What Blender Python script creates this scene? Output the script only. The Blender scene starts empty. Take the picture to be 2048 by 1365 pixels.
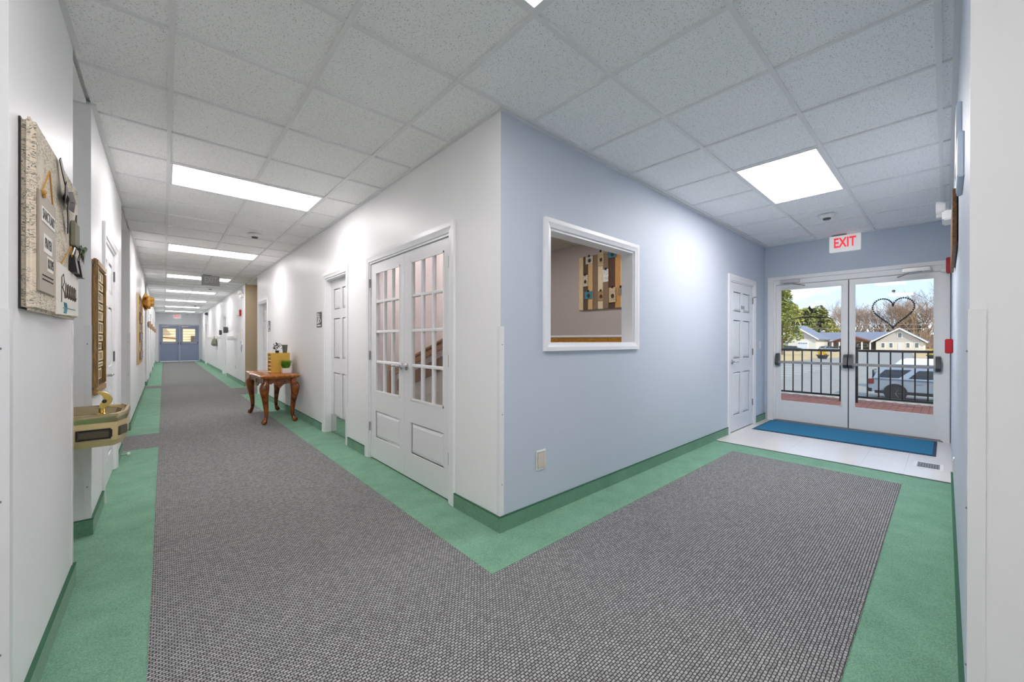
import bpy, bmesh, math, random
from mathutils import Matrix, Vector
random.seed(11)
PI = math.pi
SC = bpy.context.scene
COL = SC.collection

# ------------------------------------------------------------------ camera, world, sun, exposure
# The eye stands in the crossing of two corridors: +Y runs down the long corridor, +X to the entrance doors.
EYE = 1.227
YAW, PITCH, ROLL, FPX = 0.73073, -0.00108, 0.00221, 777.31
cam = bpy.data.objects.new('camera', bpy.data.cameras.new('camera'))
COL.objects.link(cam)
cam.data.sensor_width = 36.0
cam.data.lens = FPX / 2048.0 * 36.0
cam.data.clip_start = 0.02
cam.data.clip_end = 600
cam.matrix_world = (Matrix.Translation((0, 0, EYE)) @ Matrix.Rotation(-YAW, 4, 'Z')
                    @ Matrix.Rotation(PI / 2 + PITCH, 4, 'X') @ Matrix.Rotation(ROLL, 4, 'Z'))
SC.camera = cam

SC.view_settings.view_transform = 'Standard'
SC.view_settings.look = 'None'
SC.view_settings.gamma = 1.0
SC.view_settings.use_curve_mapping = False
SC.view_settings.exposure = 0.8
SC.cycles.use_denoising = True
SC.cycles.max_bounces = 14
SC.cycles.diffuse_bounces = 10
SC.cycles.transparent_max_bounces = 16
SC.cycles.sample_clamp_indirect = 6.0
SC.cycles.caustics_reflective = False
SC.cycles.caustics_refractive = False

PANEL = 9.0          # radiance of the ceiling light diffusers
SKY = 0.95

w = bpy.data.worlds.new('sky')
SC.world = w
w.use_nodes = True
nt = w.node_tree
nt.nodes.clear()
def wn(t, **k):
    n = nt.nodes.new(t)
    for a, b in k.items():
        n.inputs[a].default_value = b
    return n
tc = nt.nodes.new('ShaderNodeTexCoord')
mp = nt.nodes.new('ShaderNodeMapping'); mp.inputs['Scale'].default_value = (1.0, 1.0, 2.6)
mp.inputs['Location'].default_value = (0.35, 0.1, 0.0)
nz = wn('ShaderNodeTexNoise', Scale=4.2, Detail=7.0, Roughness=0.55)
rp = nt.nodes.new('ShaderNodeValToRGB')
rp.color_ramp.elements[0].position = 0.42; rp.color_ramp.elements[0].color = (0, 0, 0, 1)
rp.color_ramp.elements[1].position = 0.60; rp.color_ramp.elements[1].color = (1, 1, 1, 1)
sx = nt.nodes.new('ShaderNodeSeparateXYZ')
gr = nt.nodes.new('ShaderNodeValToRGB')
gr.color_ramp.elements[0].position = 0.0; gr.color_ramp.elements[0].color = (0.62, 0.78, 0.95, 1)
gr.color_ramp.elements[1].position = 0.35; gr.color_ramp.elements[1].color = (0.27, 0.50, 0.90, 1)
mx = nt.nodes.new('ShaderNodeMixRGB'); mx.inputs['Color2'].default_value = (0.90, 0.93, 0.97, 1)
bg = wn('ShaderNodeBackground', Strength=SKY)
wo = nt.nodes.new('ShaderNodeOutputWorld')
L = nt.links.new
L(tc.outputs['Generated'], mp.inputs['Vector']); L(mp.outputs['Vector'], nz.inputs['Vector'])
L(nz.outputs['Fac'], rp.inputs['Fac']); L(tc.outputs['Generated'], sx.inputs['Vector'])
L(sx.outputs['Z'], gr.inputs['Fac']); L(rp.outputs['Color'], mx.inputs['Fac'])
L(gr.outputs['Color'], mx.inputs['Color1']); L(mx.outputs['Color'], bg.inputs['Color'])
L(bg.outputs['Background'], wo.inputs['Surface'])

sun = bpy.data.objects.new('sun', bpy.data.lights.new('sun', 'SUN'))
COL.objects.link(sun)
sun.data.energy = 2.1
sun.data.angle = 0.01
sun.data.color = (1.0, 0.93, 0.82)
sun.rotation_euler = Vector((0.42, 0.72, -0.62)).to_track_quat('-Z', 'Y').to_euler()

# ------------------------------------------------------------------ materials
def s2l(c):
    return tuple(((v / 255.0) / 12.92 if v / 255.0 <= 0.04045 else ((v / 255.0 + 0.055) / 1.055) ** 2.4) for v in c)

def mat(name, rgb, rough=0.5, metal=0.0, spec=0.5, bump=0.0, bscale=200.0, var=0.0, vscale=5.0, stretch=None, emit=0.0, lin=False):
    """principled material; rgb is sRGB 0-255; var mottles the colour, bump gives fine relief"""
    m = bpy.data.materials.new(name)
    m.use_nodes = True
    t = m.node_tree
    p = t.nodes['Principled BSDF']
    c = tuple(rgb) if lin else s2l(rgb)
    p.inputs['Base Color'].default_value = (*c, 1)
    p.inputs['Roughness'].default_value = rough
    p.inputs['Metallic'].default_value = metal
    p.inputs['Specular IOR Level'].default_value = spec
    if emit:
        p.inputs['Emission Color'].default_value = (*c, 1)
        p.inputs['Emission Strength'].default_value = emit
    if var or bump:
        co = t.nodes.new('ShaderNodeTexCoord')
        src = co.outputs['Object']
        if stretch:
            mpn = t.nodes.new('ShaderNodeMapping'); mpn.inputs['Scale'].default_value = stretch
            t.links.new(src, mpn.inputs['Vector']); src = mpn.outputs['Vector']
        if var:
            n = t.nodes.new('ShaderNodeTexNoise'); n.inputs['Scale'].default_value = vscale; n.inputs['Detail'].default_value = 6
            t.links.new(src, n.inputs['Vector'])
            mr = t.nodes.new('ShaderNodeMapRange')
            mr.inputs['From Min'].default_value = 0.25; mr.inputs['From Max'].default_value = 0.75
            mr.inputs['To Min'].default_value = 1 - var; mr.inputs['To Max'].default_value = 1 + var
            t.links.new(n.outputs['Fac'], mr.inputs['Value'])
            mu = t.nodes.new('ShaderNodeMixRGB'); mu.blend_type = 'MULTIPLY'; mu.inputs['Fac'].default_value = 1
            mu.inputs['Color1'].default_value = (*c, 1)
            t.links.new(mr.outputs['Result'], mu.inputs['Color2'])
            t.links.new(mu.outputs['Color'], p.inputs['Base Color'])
        if bump:
            n2 = t.nodes.new('ShaderNodeTexNoise'); n2.inputs['Scale'].default_value = bscale; n2.inputs['Detail'].default_value = 3
            t.links.new(src, n2.inputs['Vector'])
            b = t.nodes.new('ShaderNodeBump'); b.inputs['Strength'].default_value = bump; b.inputs['Distance'].default_value = 0.004
            t.links.new(n2.outputs['Fac'], b.inputs['Height']); t.links.new(b.outputs['Normal'], p.inputs['Normal'])
    return m

M = {}
M['white'] = mat('white_paint', (238, 238, 239), 0.42, spec=0.4, bump=0.03, bscale=90, var=0.012, vscale=2.0)
M['blue'] = mat('pale_blue_paint', (197, 205, 216), 0.5, spec=0.25, bump=0.03, bscale=90, var=0.015, vscale=2.0)
M['taupe'] = mat('taupe_paint', (204, 193, 190), 0.55, bump=0.03, bscale=90)
M['beige'] = mat('beige_paint', (196, 178, 150), 0.5, bump=0.03, bscale=90)
M['trim'] = mat('white_trim', (238, 238, 240), 0.3)
M['door'] = mat('white_door', (233, 233, 235), 0.33, bump=0.02, bscale=60)
M['entry'] = mat('grey_white_door_metal', (240, 239, 236), 0.38)
M['tbar'] = mat('ceiling_grid', (232, 232, 232), 0.5)
M['angle'] = mat('wall_angle', (226, 226, 227), 0.45)
M['dark'] = mat('black_plastic', (28, 28, 30), 0.4)
M['charcoal'] = mat('charcoal_metal', (74, 76, 80), 0.4, 0.3)
M['chrome'] = mat('chrome', (205, 205, 208), 0.14, 1.0)
M['steel'] = mat('brushed_steel', (178, 178, 178), 0.32, 1.0)
M['nickel'] = mat('hinge_nickel', (140, 140, 142), 0.35, 0.9)
M['plastic'] = mat('white_plastic', (236, 235, 231), 0.35)
M['almond'] = mat('almond_plastic', (214, 205, 190), 0.4)
M['red'] = mat('red_plastic', (176, 26, 40), 0.35)
M['exitred'] = mat('exit_red', (226, 46, 62), 0.4, emit=0.55)
M['exitface'] = mat('exit_face', (226, 226, 224), 0.45, emit=0.22)
M['exitgrey'] = mat('grey_exit_face', (176, 176, 177), 0.6)
M['greengrid'] = mat('dark_green_edge', (52, 100, 76), 0.9)
M['guard'] = mat('clear_guard', (236, 236, 238), 0.16)
M['office_ceiling'] = mat('office_ceiling', (205, 198, 194), 0.8)

def ceil_tile():
    m = bpy.data.materials.new('acoustic_tile'); m.use_nodes = True
    t = m.node_tree; p = t.nodes['Principled BSDF']; p.inputs['Roughness'].default_value = 0.9
    p.inputs['Specular IOR Level'].default_value = 0.1
    ge = t.nodes.new('ShaderNodeNewGeometry')
    # sparse worm-holes and pin-holes
    v1 = t.nodes.new('ShaderNodeTexNoise'); v1.inputs['Scale'].default_value = 150; v1.inputs['Detail'].default_value = 3.5; v1.inputs['Roughness'].default_value = .65
    r1 = t.nodes.new('ShaderNodeValToRGB')
    r1.color_ramp.elements[0].position = 0.32; r1.color_ramp.elements[0].color = (0, 0, 0, 1)
    r1.color_ramp.elements[1].position = 0.43; r1.color_ramp.elements[1].color = (1, 1, 1, 1)
    mixc = t.nodes.new('ShaderNodeMixRGB')
    mixc.inputs['Color1'].default_value = (*s2l((172, 172, 172)), 1)
    mixc.inputs['Color2'].default_value = (*s2l((248, 248, 248)), 1)
    t.links.new(ge.outputs['Position'], v1.inputs['Vector']); t.links.new(v1.outputs['Fac'], r1.inputs['Fac'])
    t.links.new(r1.outputs['Color'], mixc.inputs['Fac']); t.links.new(mixc.outputs['Color'], p.inputs['Base Color'])
    b = t.nodes.new('ShaderNodeBump'); b.inputs['Strength'].default_value = 0.25; b.inputs['Distance'].default_value = 0.003
    t.links.new(r1.outputs['Color'], b.inputs['Height']); t.links.new(b.outputs['Normal'], p.inputs['Normal'])
    return m
M['tile'] = ceil_tile()

def carpet_grey():
    m = bpy.data.materials.new('grey_woven_carpet'); m.use_nodes = True
    t = m.node_tree; p = t.nodes['Principled BSDF']; p.inputs['Roughness'].default_value = 0.95
    p.inputs['Specular IOR Level'].default_value = 0.15
    ge = t.nodes.new('ShaderNodeNewGeometry')
    mp_ = t.nodes.new('ShaderNodeMapping'); mp_.inputs['Rotation'].default_value = (0, 0, 0.0); mp_.inputs['Scale'].default_value = (1, 1, 1)
    t.links.new(ge.outputs['Position'], mp_.inputs['Vector'])
    n0 = t.nodes.new('ShaderNodeTexNoise'); n0.inputs['Scale'].default_value = 70; n0.inputs['Detail'].default_value = 1
    t.links.new(mp_.outputs['Vector'], n0.inputs['Vector'])
    vm = t.nodes.new('ShaderNodeVectorMath'); vm.operation = 'MULTIPLY_ADD'
    vm.inputs[1].default_value = (0.006, 0.006, 0)
    t.links.new(n0.outputs['Color'], vm.inputs[0]); t.links.new(mp_.outputs['Vector'], vm.inputs[2])
    br = t.nodes.new('ShaderNodeTexBrick')
    br.offset = 0.5
    br.inputs['Color1'].default_value = (*s2l((176, 176, 176)), 1)
    br.inputs['Color2'].default_value = (*s2l((144, 144, 144)), 1)
    br.inputs['Mortar'].default_value = (*s2l((68, 68, 68)), 1)
    br.inputs['Scale'].default_value = 1.0
    br.inputs['Mortar Size'].default_value = 0.0026
    br.inputs['Mortar Smooth'].default_value = 0.6
    br.inputs['Brick Width'].default_value = 0.0185
    br.inputs['Row Height'].default_value = 0.0122
    t.links.new(vm.outputs['Vector'], br.inputs['Vector'])
    t.links.new(br.outputs['Color'], p.inputs['Base Color'])
    b = t.nodes.new('ShaderNodeBump'); b.inputs['Strength'].default_value = 0.5; b.inputs['Distance'].default_value = 0.003; b.invert = True
    t.links.new(br.outputs['Fac'], b.inputs['Height']); t.links.new(b.outputs['Normal'], p.inputs['Normal'])
    return m
M['grey_carpet'] = carpet_grey()

def carpet_green(name, a, b_, c):
    m = bpy.data.materials.new(name); m.use_nodes = True
    t = m.node_tree; p = t.nodes['Principled BSDF']; p.inputs['Roughness'].default_value = 0.95
    p.inputs['Specular IOR Level'].default_value = 0.1
    p.inputs['Sheen Weight'].default_value = 0.15
    ge = t.nodes.new('ShaderNodeNewGeometry')
    n1 = t.nodes.new('ShaderNodeTexNoise'); n1.inputs['Scale'].default_value = 210; n1.inputs['Detail'].default_value = 4; n1.inputs['Roughness'].default_value = .7
    n2 = t.nodes.new('ShaderNodeTexNoise'); n2.inputs['Scale'].default_value = 5; n2.inputs['Detail'].default_value = 5
    t.links.new(ge.outputs['Position'], n1.inputs['Vector']); t.links.new(ge.outputs['Position'], n2.inputs['Vector'])
    r = t.nodes.new('ShaderNodeValToRGB')
    r.color_ramp.elements[0].position = 0.3; r.color_ramp.elements[0].color = (*s2l(a), 1)
    r.color_ramp.elements[1].position = 0.7; r.color_ramp.elements[1].color = (*s2l(c), 1)
    e = r.color_ramp.elements.new(0.5); e.color = (*s2l(b_), 1)
    ad = t.nodes.new('ShaderNodeMath'); ad.operation = 'MULTIPLY_ADD'; ad.inputs[1].default_value = 0.22; 
    t.links.new(n2.outputs['Fac'], ad.inputs[0])
    sc = t.nodes.new('ShaderNodeMath'); sc.operation = 'MULTIPLY'; sc.inputs[1].default_value = 0.78
    t.links.new(n1.outputs['Fac'], sc.inputs[0]); t.links.new(sc.outputs[0], ad.inputs[2])
    t.links.new(ad.outputs[0], r.inputs['Fac']); t.links.new(r.outputs['Color'], p.inputs['Base Color'])
    bu = t.nodes.new('ShaderNodeBump'); bu.inputs['Strength'].default_value = 0.5; bu.inputs['Distance'].default_value = 0.004
    t.links.new(n1.outputs['Fac'], bu.inputs['Height']); t.links.new(bu.outputs['Normal'], p.inputs['Normal'])
    return m
M['green_carpet'] = carpet_green('green_pile_carpet', (78, 120, 96), (116, 162, 136), (150, 194, 166))
M['green_base'] = carpet_green('green_carpet_base', (76, 120, 96), (104, 148, 123), (130, 172, 147))

def glassmat(name, tint=(1, 1, 1), refl=0.06, rough=0.0):
    m = bpy.data.materials.new(name); m.use_nodes = True
    t = m.node_tree; t.nodes.clear()
    o = t.nodes.new('ShaderNodeOutputMaterial'); mixs = t.nodes.new('ShaderNodeMixShader')
    tr = t.nodes.new('ShaderNodeBsdfTransparent'); tr.inputs['Color'].default_value = (*tint, 1)
    gl = t.nodes.new('ShaderNodeBsdfGlossy'); gl.inputs['Roughness'].default_value = rough
    lw_ = t.nodes.new('ShaderNodeLayerWeight'); lw_.inputs['Blend'].default_value = 0.5
    pw_ = t.nodes.new('ShaderNodeMath'); pw_.operation = 'POWER'; pw_.inputs[1].default_value = 4.0
    fr = t.nodes.new('ShaderNodeMath'); fr.operation = 'MULTIPLY_ADD'; fr.inputs[1].default_value = 0.5; fr.inputs[2].default_value = refl * .5
    t.links.new(lw_.outputs['Facing'], pw_.inputs[0]); t.links.new(pw_.outputs[0], fr.inputs[0])
    t.links.new(fr.outputs[0], mixs.inputs['Fac']); t.links.new(tr.outputs[0], mixs.inputs[1]); t.links.new(gl.outputs[0], mixs.inputs[2])
    t.links.new(mixs.outputs[0], o.inputs['Surface'])
    return m
M['glass'] = glassmat('clear_glass', (0.97, 0.985, 0.98))
M['glass_dim'] = glassmat('door_lite_glass', (0.93, 0.93, 0.93))

def wood(name, a, b_, scale=(1, 1, 1), rough=0.35, bscale=14, bump=0.1):
    m = bpy.data.materials.new(name); m.use_nodes = True
    t = m.node_tree; p = t.nodes['Principled BSDF']; p.inputs['Roughness'].default_value = rough
    co = t.nodes.new('ShaderNodeTexCoord'); mp_ = t.nodes.new('ShaderNodeMapping'); mp_.inputs['Scale'].default_value = scale
    n = t.nodes.new('ShaderNodeTexNoise'); n.inputs['Scale'].default_value = bscale; n.inputs['Detail'].default_value = 8; n.inputs['Distortion'].default_value = 0.6
    r = t.nodes.new('ShaderNodeValToRGB')
    r.color_ramp.elements[0].position = 0.32; r.color_ramp.elements[0].color = (*s2l(a), 1)
    r.color_ramp.elements[1].position = 0.68; r.color_ramp.elements[1].color = (*s2l(b_), 1)
    t.links.new(co.outputs['Object'], mp_.inputs['Vector']); t.links.new(mp_.outputs['Vector'], n.inputs['Vector'])
    t.links.new(n.outputs['Fac'], r.inputs['Fac']); t.links.new(r.outputs['Color'], p.inputs['Base Color'])
    if bump:
        bu = t.nodes.new('ShaderNodeBump'); bu.inputs['Strength'].default_value = bump; bu.inputs['Distance'].default_value = 0.01
        t.links.new(n.outputs['Fac'], bu.inputs['Height']); t.links.new(bu.outputs['Normal'], p.inputs['Normal'])
    return m
M['table_wood'] = wood('carved_cherry_wood', (64, 28, 9), (158, 84, 30), (1, 3, 1), 0.22, 12)
M['table_carve'] = wood('carved_apron_wood', (70, 32, 16), (160, 96, 52), (1, 1, 1), 0.3, 55, 0.8)
M['table_top'] = wood('polished_table_top', (140, 74, 28), (196, 122, 56), (6, 1, 1), 0.12, 8, 0.0)
M['rail_wood'] = wood('stair_rail_wood', (128, 74, 26), (178, 112, 48), (1, 6, 6), 0.35)
M['frame_wood'] = wood('dark_gilt_wood', (112, 82, 44), (186, 146, 86), (8, 8, 1), 0.35)
M['plank_sign'] = wood('brown_plank', (84, 58, 36), (140, 100, 64), (1, 8, 8), 0.6)
M['organizer'] = mat('yellow_pine', (226, 184, 84), 0.45, var=0.05, vscale=9)
M['organizer_in'] = mat('organizer_inside', (166, 132, 66), 0.6)
M['panel_wood'] = wood('orange_wood_panel', (184, 116, 34), (220, 158, 66), (1, 1, 6), 0.4)

# ------------------------------------------------------------------ mesh helpers
class MB:
    """collects polygons of ONE part and links them as one mesh object"""
    def __init__(self):
        self.v = []; self.f = []
    def add(self, vs, fs):
        o = len(self.v); self.v += [tuple(p) for p in vs]; self.f += [tuple(i + o for i in q) for q in fs]; return self
    def box(self, x0, x1, y0, y1, z0, z1):
        if x1 < x0: x0, x1 = x1, x0
        if y1 < y0: y0, y1 = y1, y0
        if z1 < z0: z0, z1 = z1, z0
        return self.add([(x0, y0, z0), (x1, y0, z0), (x1, y1, z0), (x0, y1, z0), (x0, y0, z1), (x1, y0, z1), (x1, y1, z1), (x0, y1, z1)],
                        [(0, 3, 2, 1), (4, 5, 6, 7), (0, 1, 5, 4), (1, 2, 6, 5), (2, 3, 7, 6), (3, 0, 4, 7)])
    def prism(self, pts, axis, a0, a1):
        """extrude polygon pts along axis ('x': pts are (y,z); 'y': (x,z); 'z': (x,y))"""
        n = len(pts)
        def P(p, a):
            return {'x': (a, p[0], p[1]), 'y': (p[0], a, p[1]), 'z': (p[0], p[1], a)}[axis]
        vs = [P(p, a0) for p in pts] + [P(p, a1) for p in pts]
        fs = [tuple(range(n))[::-1], tuple(range(n, 2 * n))] + [(i, (i + 1) % n, n + (i + 1) % n, n + i) for i in range(n)]
        return self.add(vs, fs)
    def loft(self, rings, cap=True, closed=True):
        n = len(rings[0]); vs = [p for r in rings for p in r]; fs = []
        for k in range(len(rings) - 1):
            for i in range(n if closed else n - 1):
                j = (i + 1) % n
                fs.append((k * n + i, k * n + j, (k + 1) * n + j, (k + 1) * n + i))
        if cap:
            fs.append(tuple(range(n))[::-1]); fs.append(tuple(range((len(rings) - 1) * n, len(rings) * n)))
        return self.add(vs, fs)
    def tube(self, path, rad, n=8, cap=True):
        path = [Vector(p) for p in path]
        if not hasattr(rad, '__len__'): rad = [rad] * len(path)
        rings = []; up = None
        for i, p in enumerate(path):
            d = (path[min(i + 1, len(path) - 1)] - path[max(i - 1, 0)]).normalized()
            if up is None:
                up = Vector((0, 0, 1)) if abs(d.z) < 0.9 else Vector((1, 0, 0))
            a = d.cross(up).normalized(); b = a.cross(d).normalized(); up = b
            rings.append([p + (a * math.cos(2 * PI * k / n) + b * math.sin(2 * PI * k / n)) * rad[i] for k in range(n)])
        return self.loft(rings, cap)
    def lathe(self, prof, c=(0, 0, 0), n=20, axis='z', cap=True):
        """prof: (radius, height) pairs along the axis"""
        rings = []
        for r, h in prof:
            ring = []
            for k in range(n):
                a = 2 * PI * k / n; x, y = r * math.cos(a), r * math.sin(a)
                p = {'z': (x, y, h), 'x': (h, x, y), 'y': (y, h, x)}[axis]
                ring.append((p[0] + c[0], p[1] + c[1], p[2] + c[2]))
            rings.append(ring)
        return self.loft(rings, cap)
    def ball(self, c, r, n=10, m=6, sc=(1, 1, 1)):
        rings = []
        for j in range(m + 1):
            t = PI * j / m
            rr = max(r * math.sin(t), r * 0.02)
            rings.append([(c[0] + rr * math.cos(2 * PI * k / n) * sc[0], c[1] + rr * math.sin(2 * PI * k / n) * sc[1], c[2] - r * math.cos(t) * sc[2]) for k in range(n)])
        return self.loft(rings)
    def quad(self, a, b, c, d):
        return self.add([a, b, c, d], [(0, 1, 2, 3)])
    def mesh(self, name, bevel=0.0, seg=2, smooth=None, fix=True):
        me = bpy.data.meshes.new(name)
        if fix or bevel:
            bm = bmesh.new()
            vs = [bm.verts.new(p) for p in self.v]
            for q in self.f:
                try: bm.faces.new([vs[i] for i in q])
                except ValueError: pass
            if fix: bmesh.ops.recalc_face_normals(bm, faces=bm.faces)
            if bevel:
                eds = [e for e in bm.edges if len(e.link_faces) == 2 and e.calc_face_angle(0) > 0.5]
                bmesh.ops.bevel(bm, geom=eds, offset=bevel, segments=seg, affect='EDGES', clamp_overlap=True)
            bm.to_mesh(me); bm.free()
        else:
            me.from_pydata(self.v, [], self.f)
        if smooth is None: smooth = 0.6 if bevel else None
        if smooth:
            me.polygons.foreach_set('use_smooth', [True] * len(me.polygons))
            me.set_sharp_from_angle(angle=smooth)
        return me
    def build(self, name, material, parent=None, bevel=0.0, seg=2, smooth=None, kind=None, label=None, fix=True):
        me = self.mesh(name, bevel, seg, smooth, fix)
        me.materials.append(M[material] if isinstance(material, str) else material)
        o = bpy.data.objects.new(name, me); COL.objects.link(o)
        if parent: o.parent = parent
        if kind: o['kind'] = kind
        if label: o['label'] = label
        return o

def tag(o, label=None, cat=None, group=None, kind=None):
    if label: o['label'] = label
    if cat: o['category'] = cat
    if group: o['group'] = group
    if kind: o['kind'] = kind
    return o
def thing(name, label, cat, loc=(0, 0, 0), rz=0.0, group=None, kind=None, tilt=None):
    o = bpy.data.objects.new(name, None); COL.objects.link(o)
    o.empty_display_size = 0.05
    o.location = loc; o.rotation_euler = (0, 0, rz)
    if tilt: o.rotation_euler = tilt
    return tag(o, label, cat, group, kind)
def copy_tree(o, parent=None):
    c = o.copy(); COL.objects.link(c); c.parent = parent
    for ch in list(o.children): copy_tree(ch, c)
    return c
def struct(mb, name, material, label=None, parent=None, cat=None, **k):
    o = mb.build(name, material, parent, **k); o['kind'] = 'structure'
    if label: o['label'] = label
    if cat: o['category'] = cat
    return o
def text(name, body, size, material, parent, loc, rot=(PI / 2, 0, 0), extrude=0.001, align='CENTER', sx=1.0, bold=0.0, label=None):
    cu = bpy.data.curves.new(name, 'FONT'); cu.body = body; cu.size = size; cu.extrude = extrude; cu.align_x = align; cu.align_y = 'CENTER'
    cu.offset = bold; cu.resolution_u = 3
    tmp = bpy.data.objects.new('tmp_text', cu); COL.objects.link(tmp)
    dg = bpy.context.evaluated_depsgraph_get(); dg.update()
    me = bpy.data.meshes.new_from_object(tmp.evaluated_get(dg))
    bpy.data.objects.remove(tmp); bpy.data.curves.remove(cu)
    me.name = name
    me.materials.clear(); me.materials.append(M[material] if isinstance(material, str) else material)
    o = bpy.data.objects.new(name, me); COL.objects.link(o); o.parent = parent
    o.location = loc; o.rotation_euler = rot; o.scale = (sx, 1, 1)
    if label: o['label'] = label
    return o

# ------------------------------------------------------------------ plan of the place (metres)
H = 2.70                       # underside of the ceiling grid
XL, XR = -0.342, 1.605         # long corridor, left and right faces
YS, YN = -0.045, 1.903         # entrance hall, right and left faces
XE = 7.05                      # inner face of the entrance wall
YF = 29.2                      # far end of the long corridor
TH = 0.115
GX, GY, G = 0.0285, 1.8557, 0.6096   # ceiling grid origin and module

def wall(name, axis, face, depth, a0, a1, openings, material, label, z0=0.0, z1=H + 0.05):
    """a wall whose visible face lies at `face`; axis 'x': the wall runs along Y at X=face; openings (a0,a1,z0,z1)"""
    mb = MB()
    cuts = sorted(openings)
    def put(p0, p1, q0, q1):
        if p1 - p0 < 1e-4 or q1 - q0 < 1e-4: return
        lo, hi = min(face, face + depth), max(face, face + depth)
        if axis == 'x': mb.box(lo, hi, p0, p1, q0, q1)
        else: mb.box(p0, p1, lo, hi, q0, q1)
    a = a0
    for (o0, o1, b0, b1) in cuts:
        put(a, o0, z0, z1); put(o0, o1, z0, b0); put(o0, o1, b1, z1); a = o1
    put(a, a1, z0, z1)
    return struct(mb, name, material, label, fix=False)
# ------------------------------------------------------------------ walls
FD0, FD1 = 2.495, 4.035        # french doors
D20, D21 = 4.72, 5.53          # restroom door
D30, D31 = 9.43, 10.35         # second restroom door
SH0, SH1 = 10.58, 12.38        # side hall on the right
o = wall('wall_corridor_right', 'x', XR, TH, YN + TH, SH0, [(FD0, FD1, 0, 2.04), (D20, D21, 0, 2.04), (D30, D31, 0, 2.04)], 'white', 'glossy white corridor wall holding the french doors')
m_ = MB().box(XR, XR + 0.001, YN, YN + TH, 0, H + .05)
struct(m_, 'wall_corner_white_skin', 'white', parent=o, fix=False)
wall('wall_hall_left', 'y', YN, TH, XR + 0.001, XE, [(2.062, 3.197, 1.195, 2.042), (5.57, 6.50, 0, 2.04)], 'blue', 'pale blue wall with the white framed opening')
wall('wall_entrance', 'x', XE, 0.2, -0.3, 2.2, [(0.0, 1.845, 0, 2.17)], 'blue', 'pale blue end wall around the glass entrance doors', z1=4.6)  # unseen height above the ceiling is added to shade the porch
wall('wall_hall_right', 'y', YS, -TH, 1.701, XE, [], 'blue', 'pale blue wall seen edge on at the right')
o = wall('wall_crossing_right', 'x', 1.70, TH, -5.0, YS - TH, [], 'white', 'white wall end close at the right edge')
struct(MB().box(1.70, 1.701, YS - TH, YS, 0, H + .05), 'wall_end_white_skin', 'white', parent=o, fix=False)
wall('wall_crossing_left', 'x', XL, -TH, -5.0, YS, [], 'white', 'white wall behind the viewer on the left')
wall('wall_south_end', 'y', -5.0, -TH, -0.6, 1.9, [], 'white', 'white end wall behind the viewer')
wall('wall_west_right', 'y', YS, -TH, -6.0, XL - TH, [], 'white', 'white wall of the passage behind the viewer')
wall('wall_west_end', 'x', -6.0, -TH, -0.3, 2.1, [], 'white', 'white end wall of the passage behind the viewer')
wall('wall_west_left', 'y', 1.85, TH, -6.0, XL - TH, [], 'white', 'white wall close at the left edge')
A0, A1 = 2.94, 3.60            # drinking fountain alcove
wall('wall_left_noticeboard', 'x', XL, -TH, 1.85, A0, [], 'white', 'short white wall carrying the fabric notice board')
wall('wall_alcove_near', 'y', A0, -TH, -1.0, XL - TH, [], 'white', 'white near cheek of the fountain alcove')
wall('wall_alcove_back', 'x', -1.0, -TH, A0 - TH, A1 + TH, [], 'white', 'white back of the fountain alcove')
wall('wall_alcove_far', 'y', A1, TH, -1.0, XL - TH, [], 'white', 'white far cheek of the fountain alcove')
P0, P1, Q0, Q1 = 5.95, 7.38, 13.05, 14.35
LD0, LD1 = 4.27, 5.26
wall('wall_left_door', 'x', XL, -TH, A1, P0, [(LD0, LD1, 0, 2.04)], 'white', 'white wall with the gilt framed sign and a door')
for nm, p0, p1 in (('near', P0, P1), ('far', Q0, Q1)):
    wall('wall_%s_passage_front' % nm, 'y', p0, -TH, -4.0, XL - TH, [], 'white', 'white near side of the %s left passage' % nm)
    wall('wall_%s_passage_back' % nm, 'y', p1, TH, -4.0, XL - TH, [], 'white', 'white far side of the %s left passage' % nm)
    wall('wall_%s_passage_end' % nm, 'x', -4.0, -TH, p0 - TH, p1 + TH, [], 'white', 'white end of the %s left passage' % nm)
wall('wall_left_collage', 'x', XL, -TH, P1, Q0, [], 'white', 'white wall with the photo collage and bow')
wall('wall_left_far', 'x', XL, -TH, Q1, YF, [], 'white', 'white far left wall of the corridor')
wall('wall_far_end', 'y', YF, 0.2, -0.6, 1.9, [(-0.205, 1.555, 0, 2.10)], 'white', 'white end wall around the blue double doors', z1=3.4)
o = wall('wall_corridor_right_far', 'x', XR, TH, SH1 + TH, YF, [(16.45, 17.5, 0, 2.04), (24.4, 25.4, 0, 2.04)], 'white', 'white far right wall of the corridor with coat hooks')
struct(MB().box(XR, XR + 0.001, SH1, SH1 + TH, 0, H + .05), 'wall_side_hall_skin', 'white', parent=o, fix=False)
wall('wall_side_hall_back', 'y', SH1, TH, XR + 0.001, 4.5, [], 'beige', 'beige wall inside the right side hall')
wall('wall_side_hall_front', 'y', SH0, -TH, XR + TH, 4.5, [], 'beige', 'beige near wall of the right side hall')
wall('wall_side_hall_end', 'x', 4.5, TH, SH0 - TH, SH1 + TH, [], 'beige', 'beige end wall of the right side hall')
# rooms behind the openings
wall('wall_stair_back', 'x', 2.55, 0.03, 2.36, 6.2, [], 'taupe', 'taupe stair wall behind the french doors')
wall('wall_stair_near', 'y', 2.36, 0.03, XR + TH, 2.55, [], 'taupe', 'taupe near wall of the stair room')
wall('wall_stair_far', 'y', 6.2, TH, XR + TH, 2.58, [], 'white', 'white far wall of the stair room')
wall('wall_office_back', 'x', 4.75, TH, YN + TH, 6.6, [], 'taupe', 'taupe office wall seen through the opening')
wall('wall_office_far', 'y', 6.6, TH, 2.58, 4.75, [], 'taupe', 'taupe far wall of the office')

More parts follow.
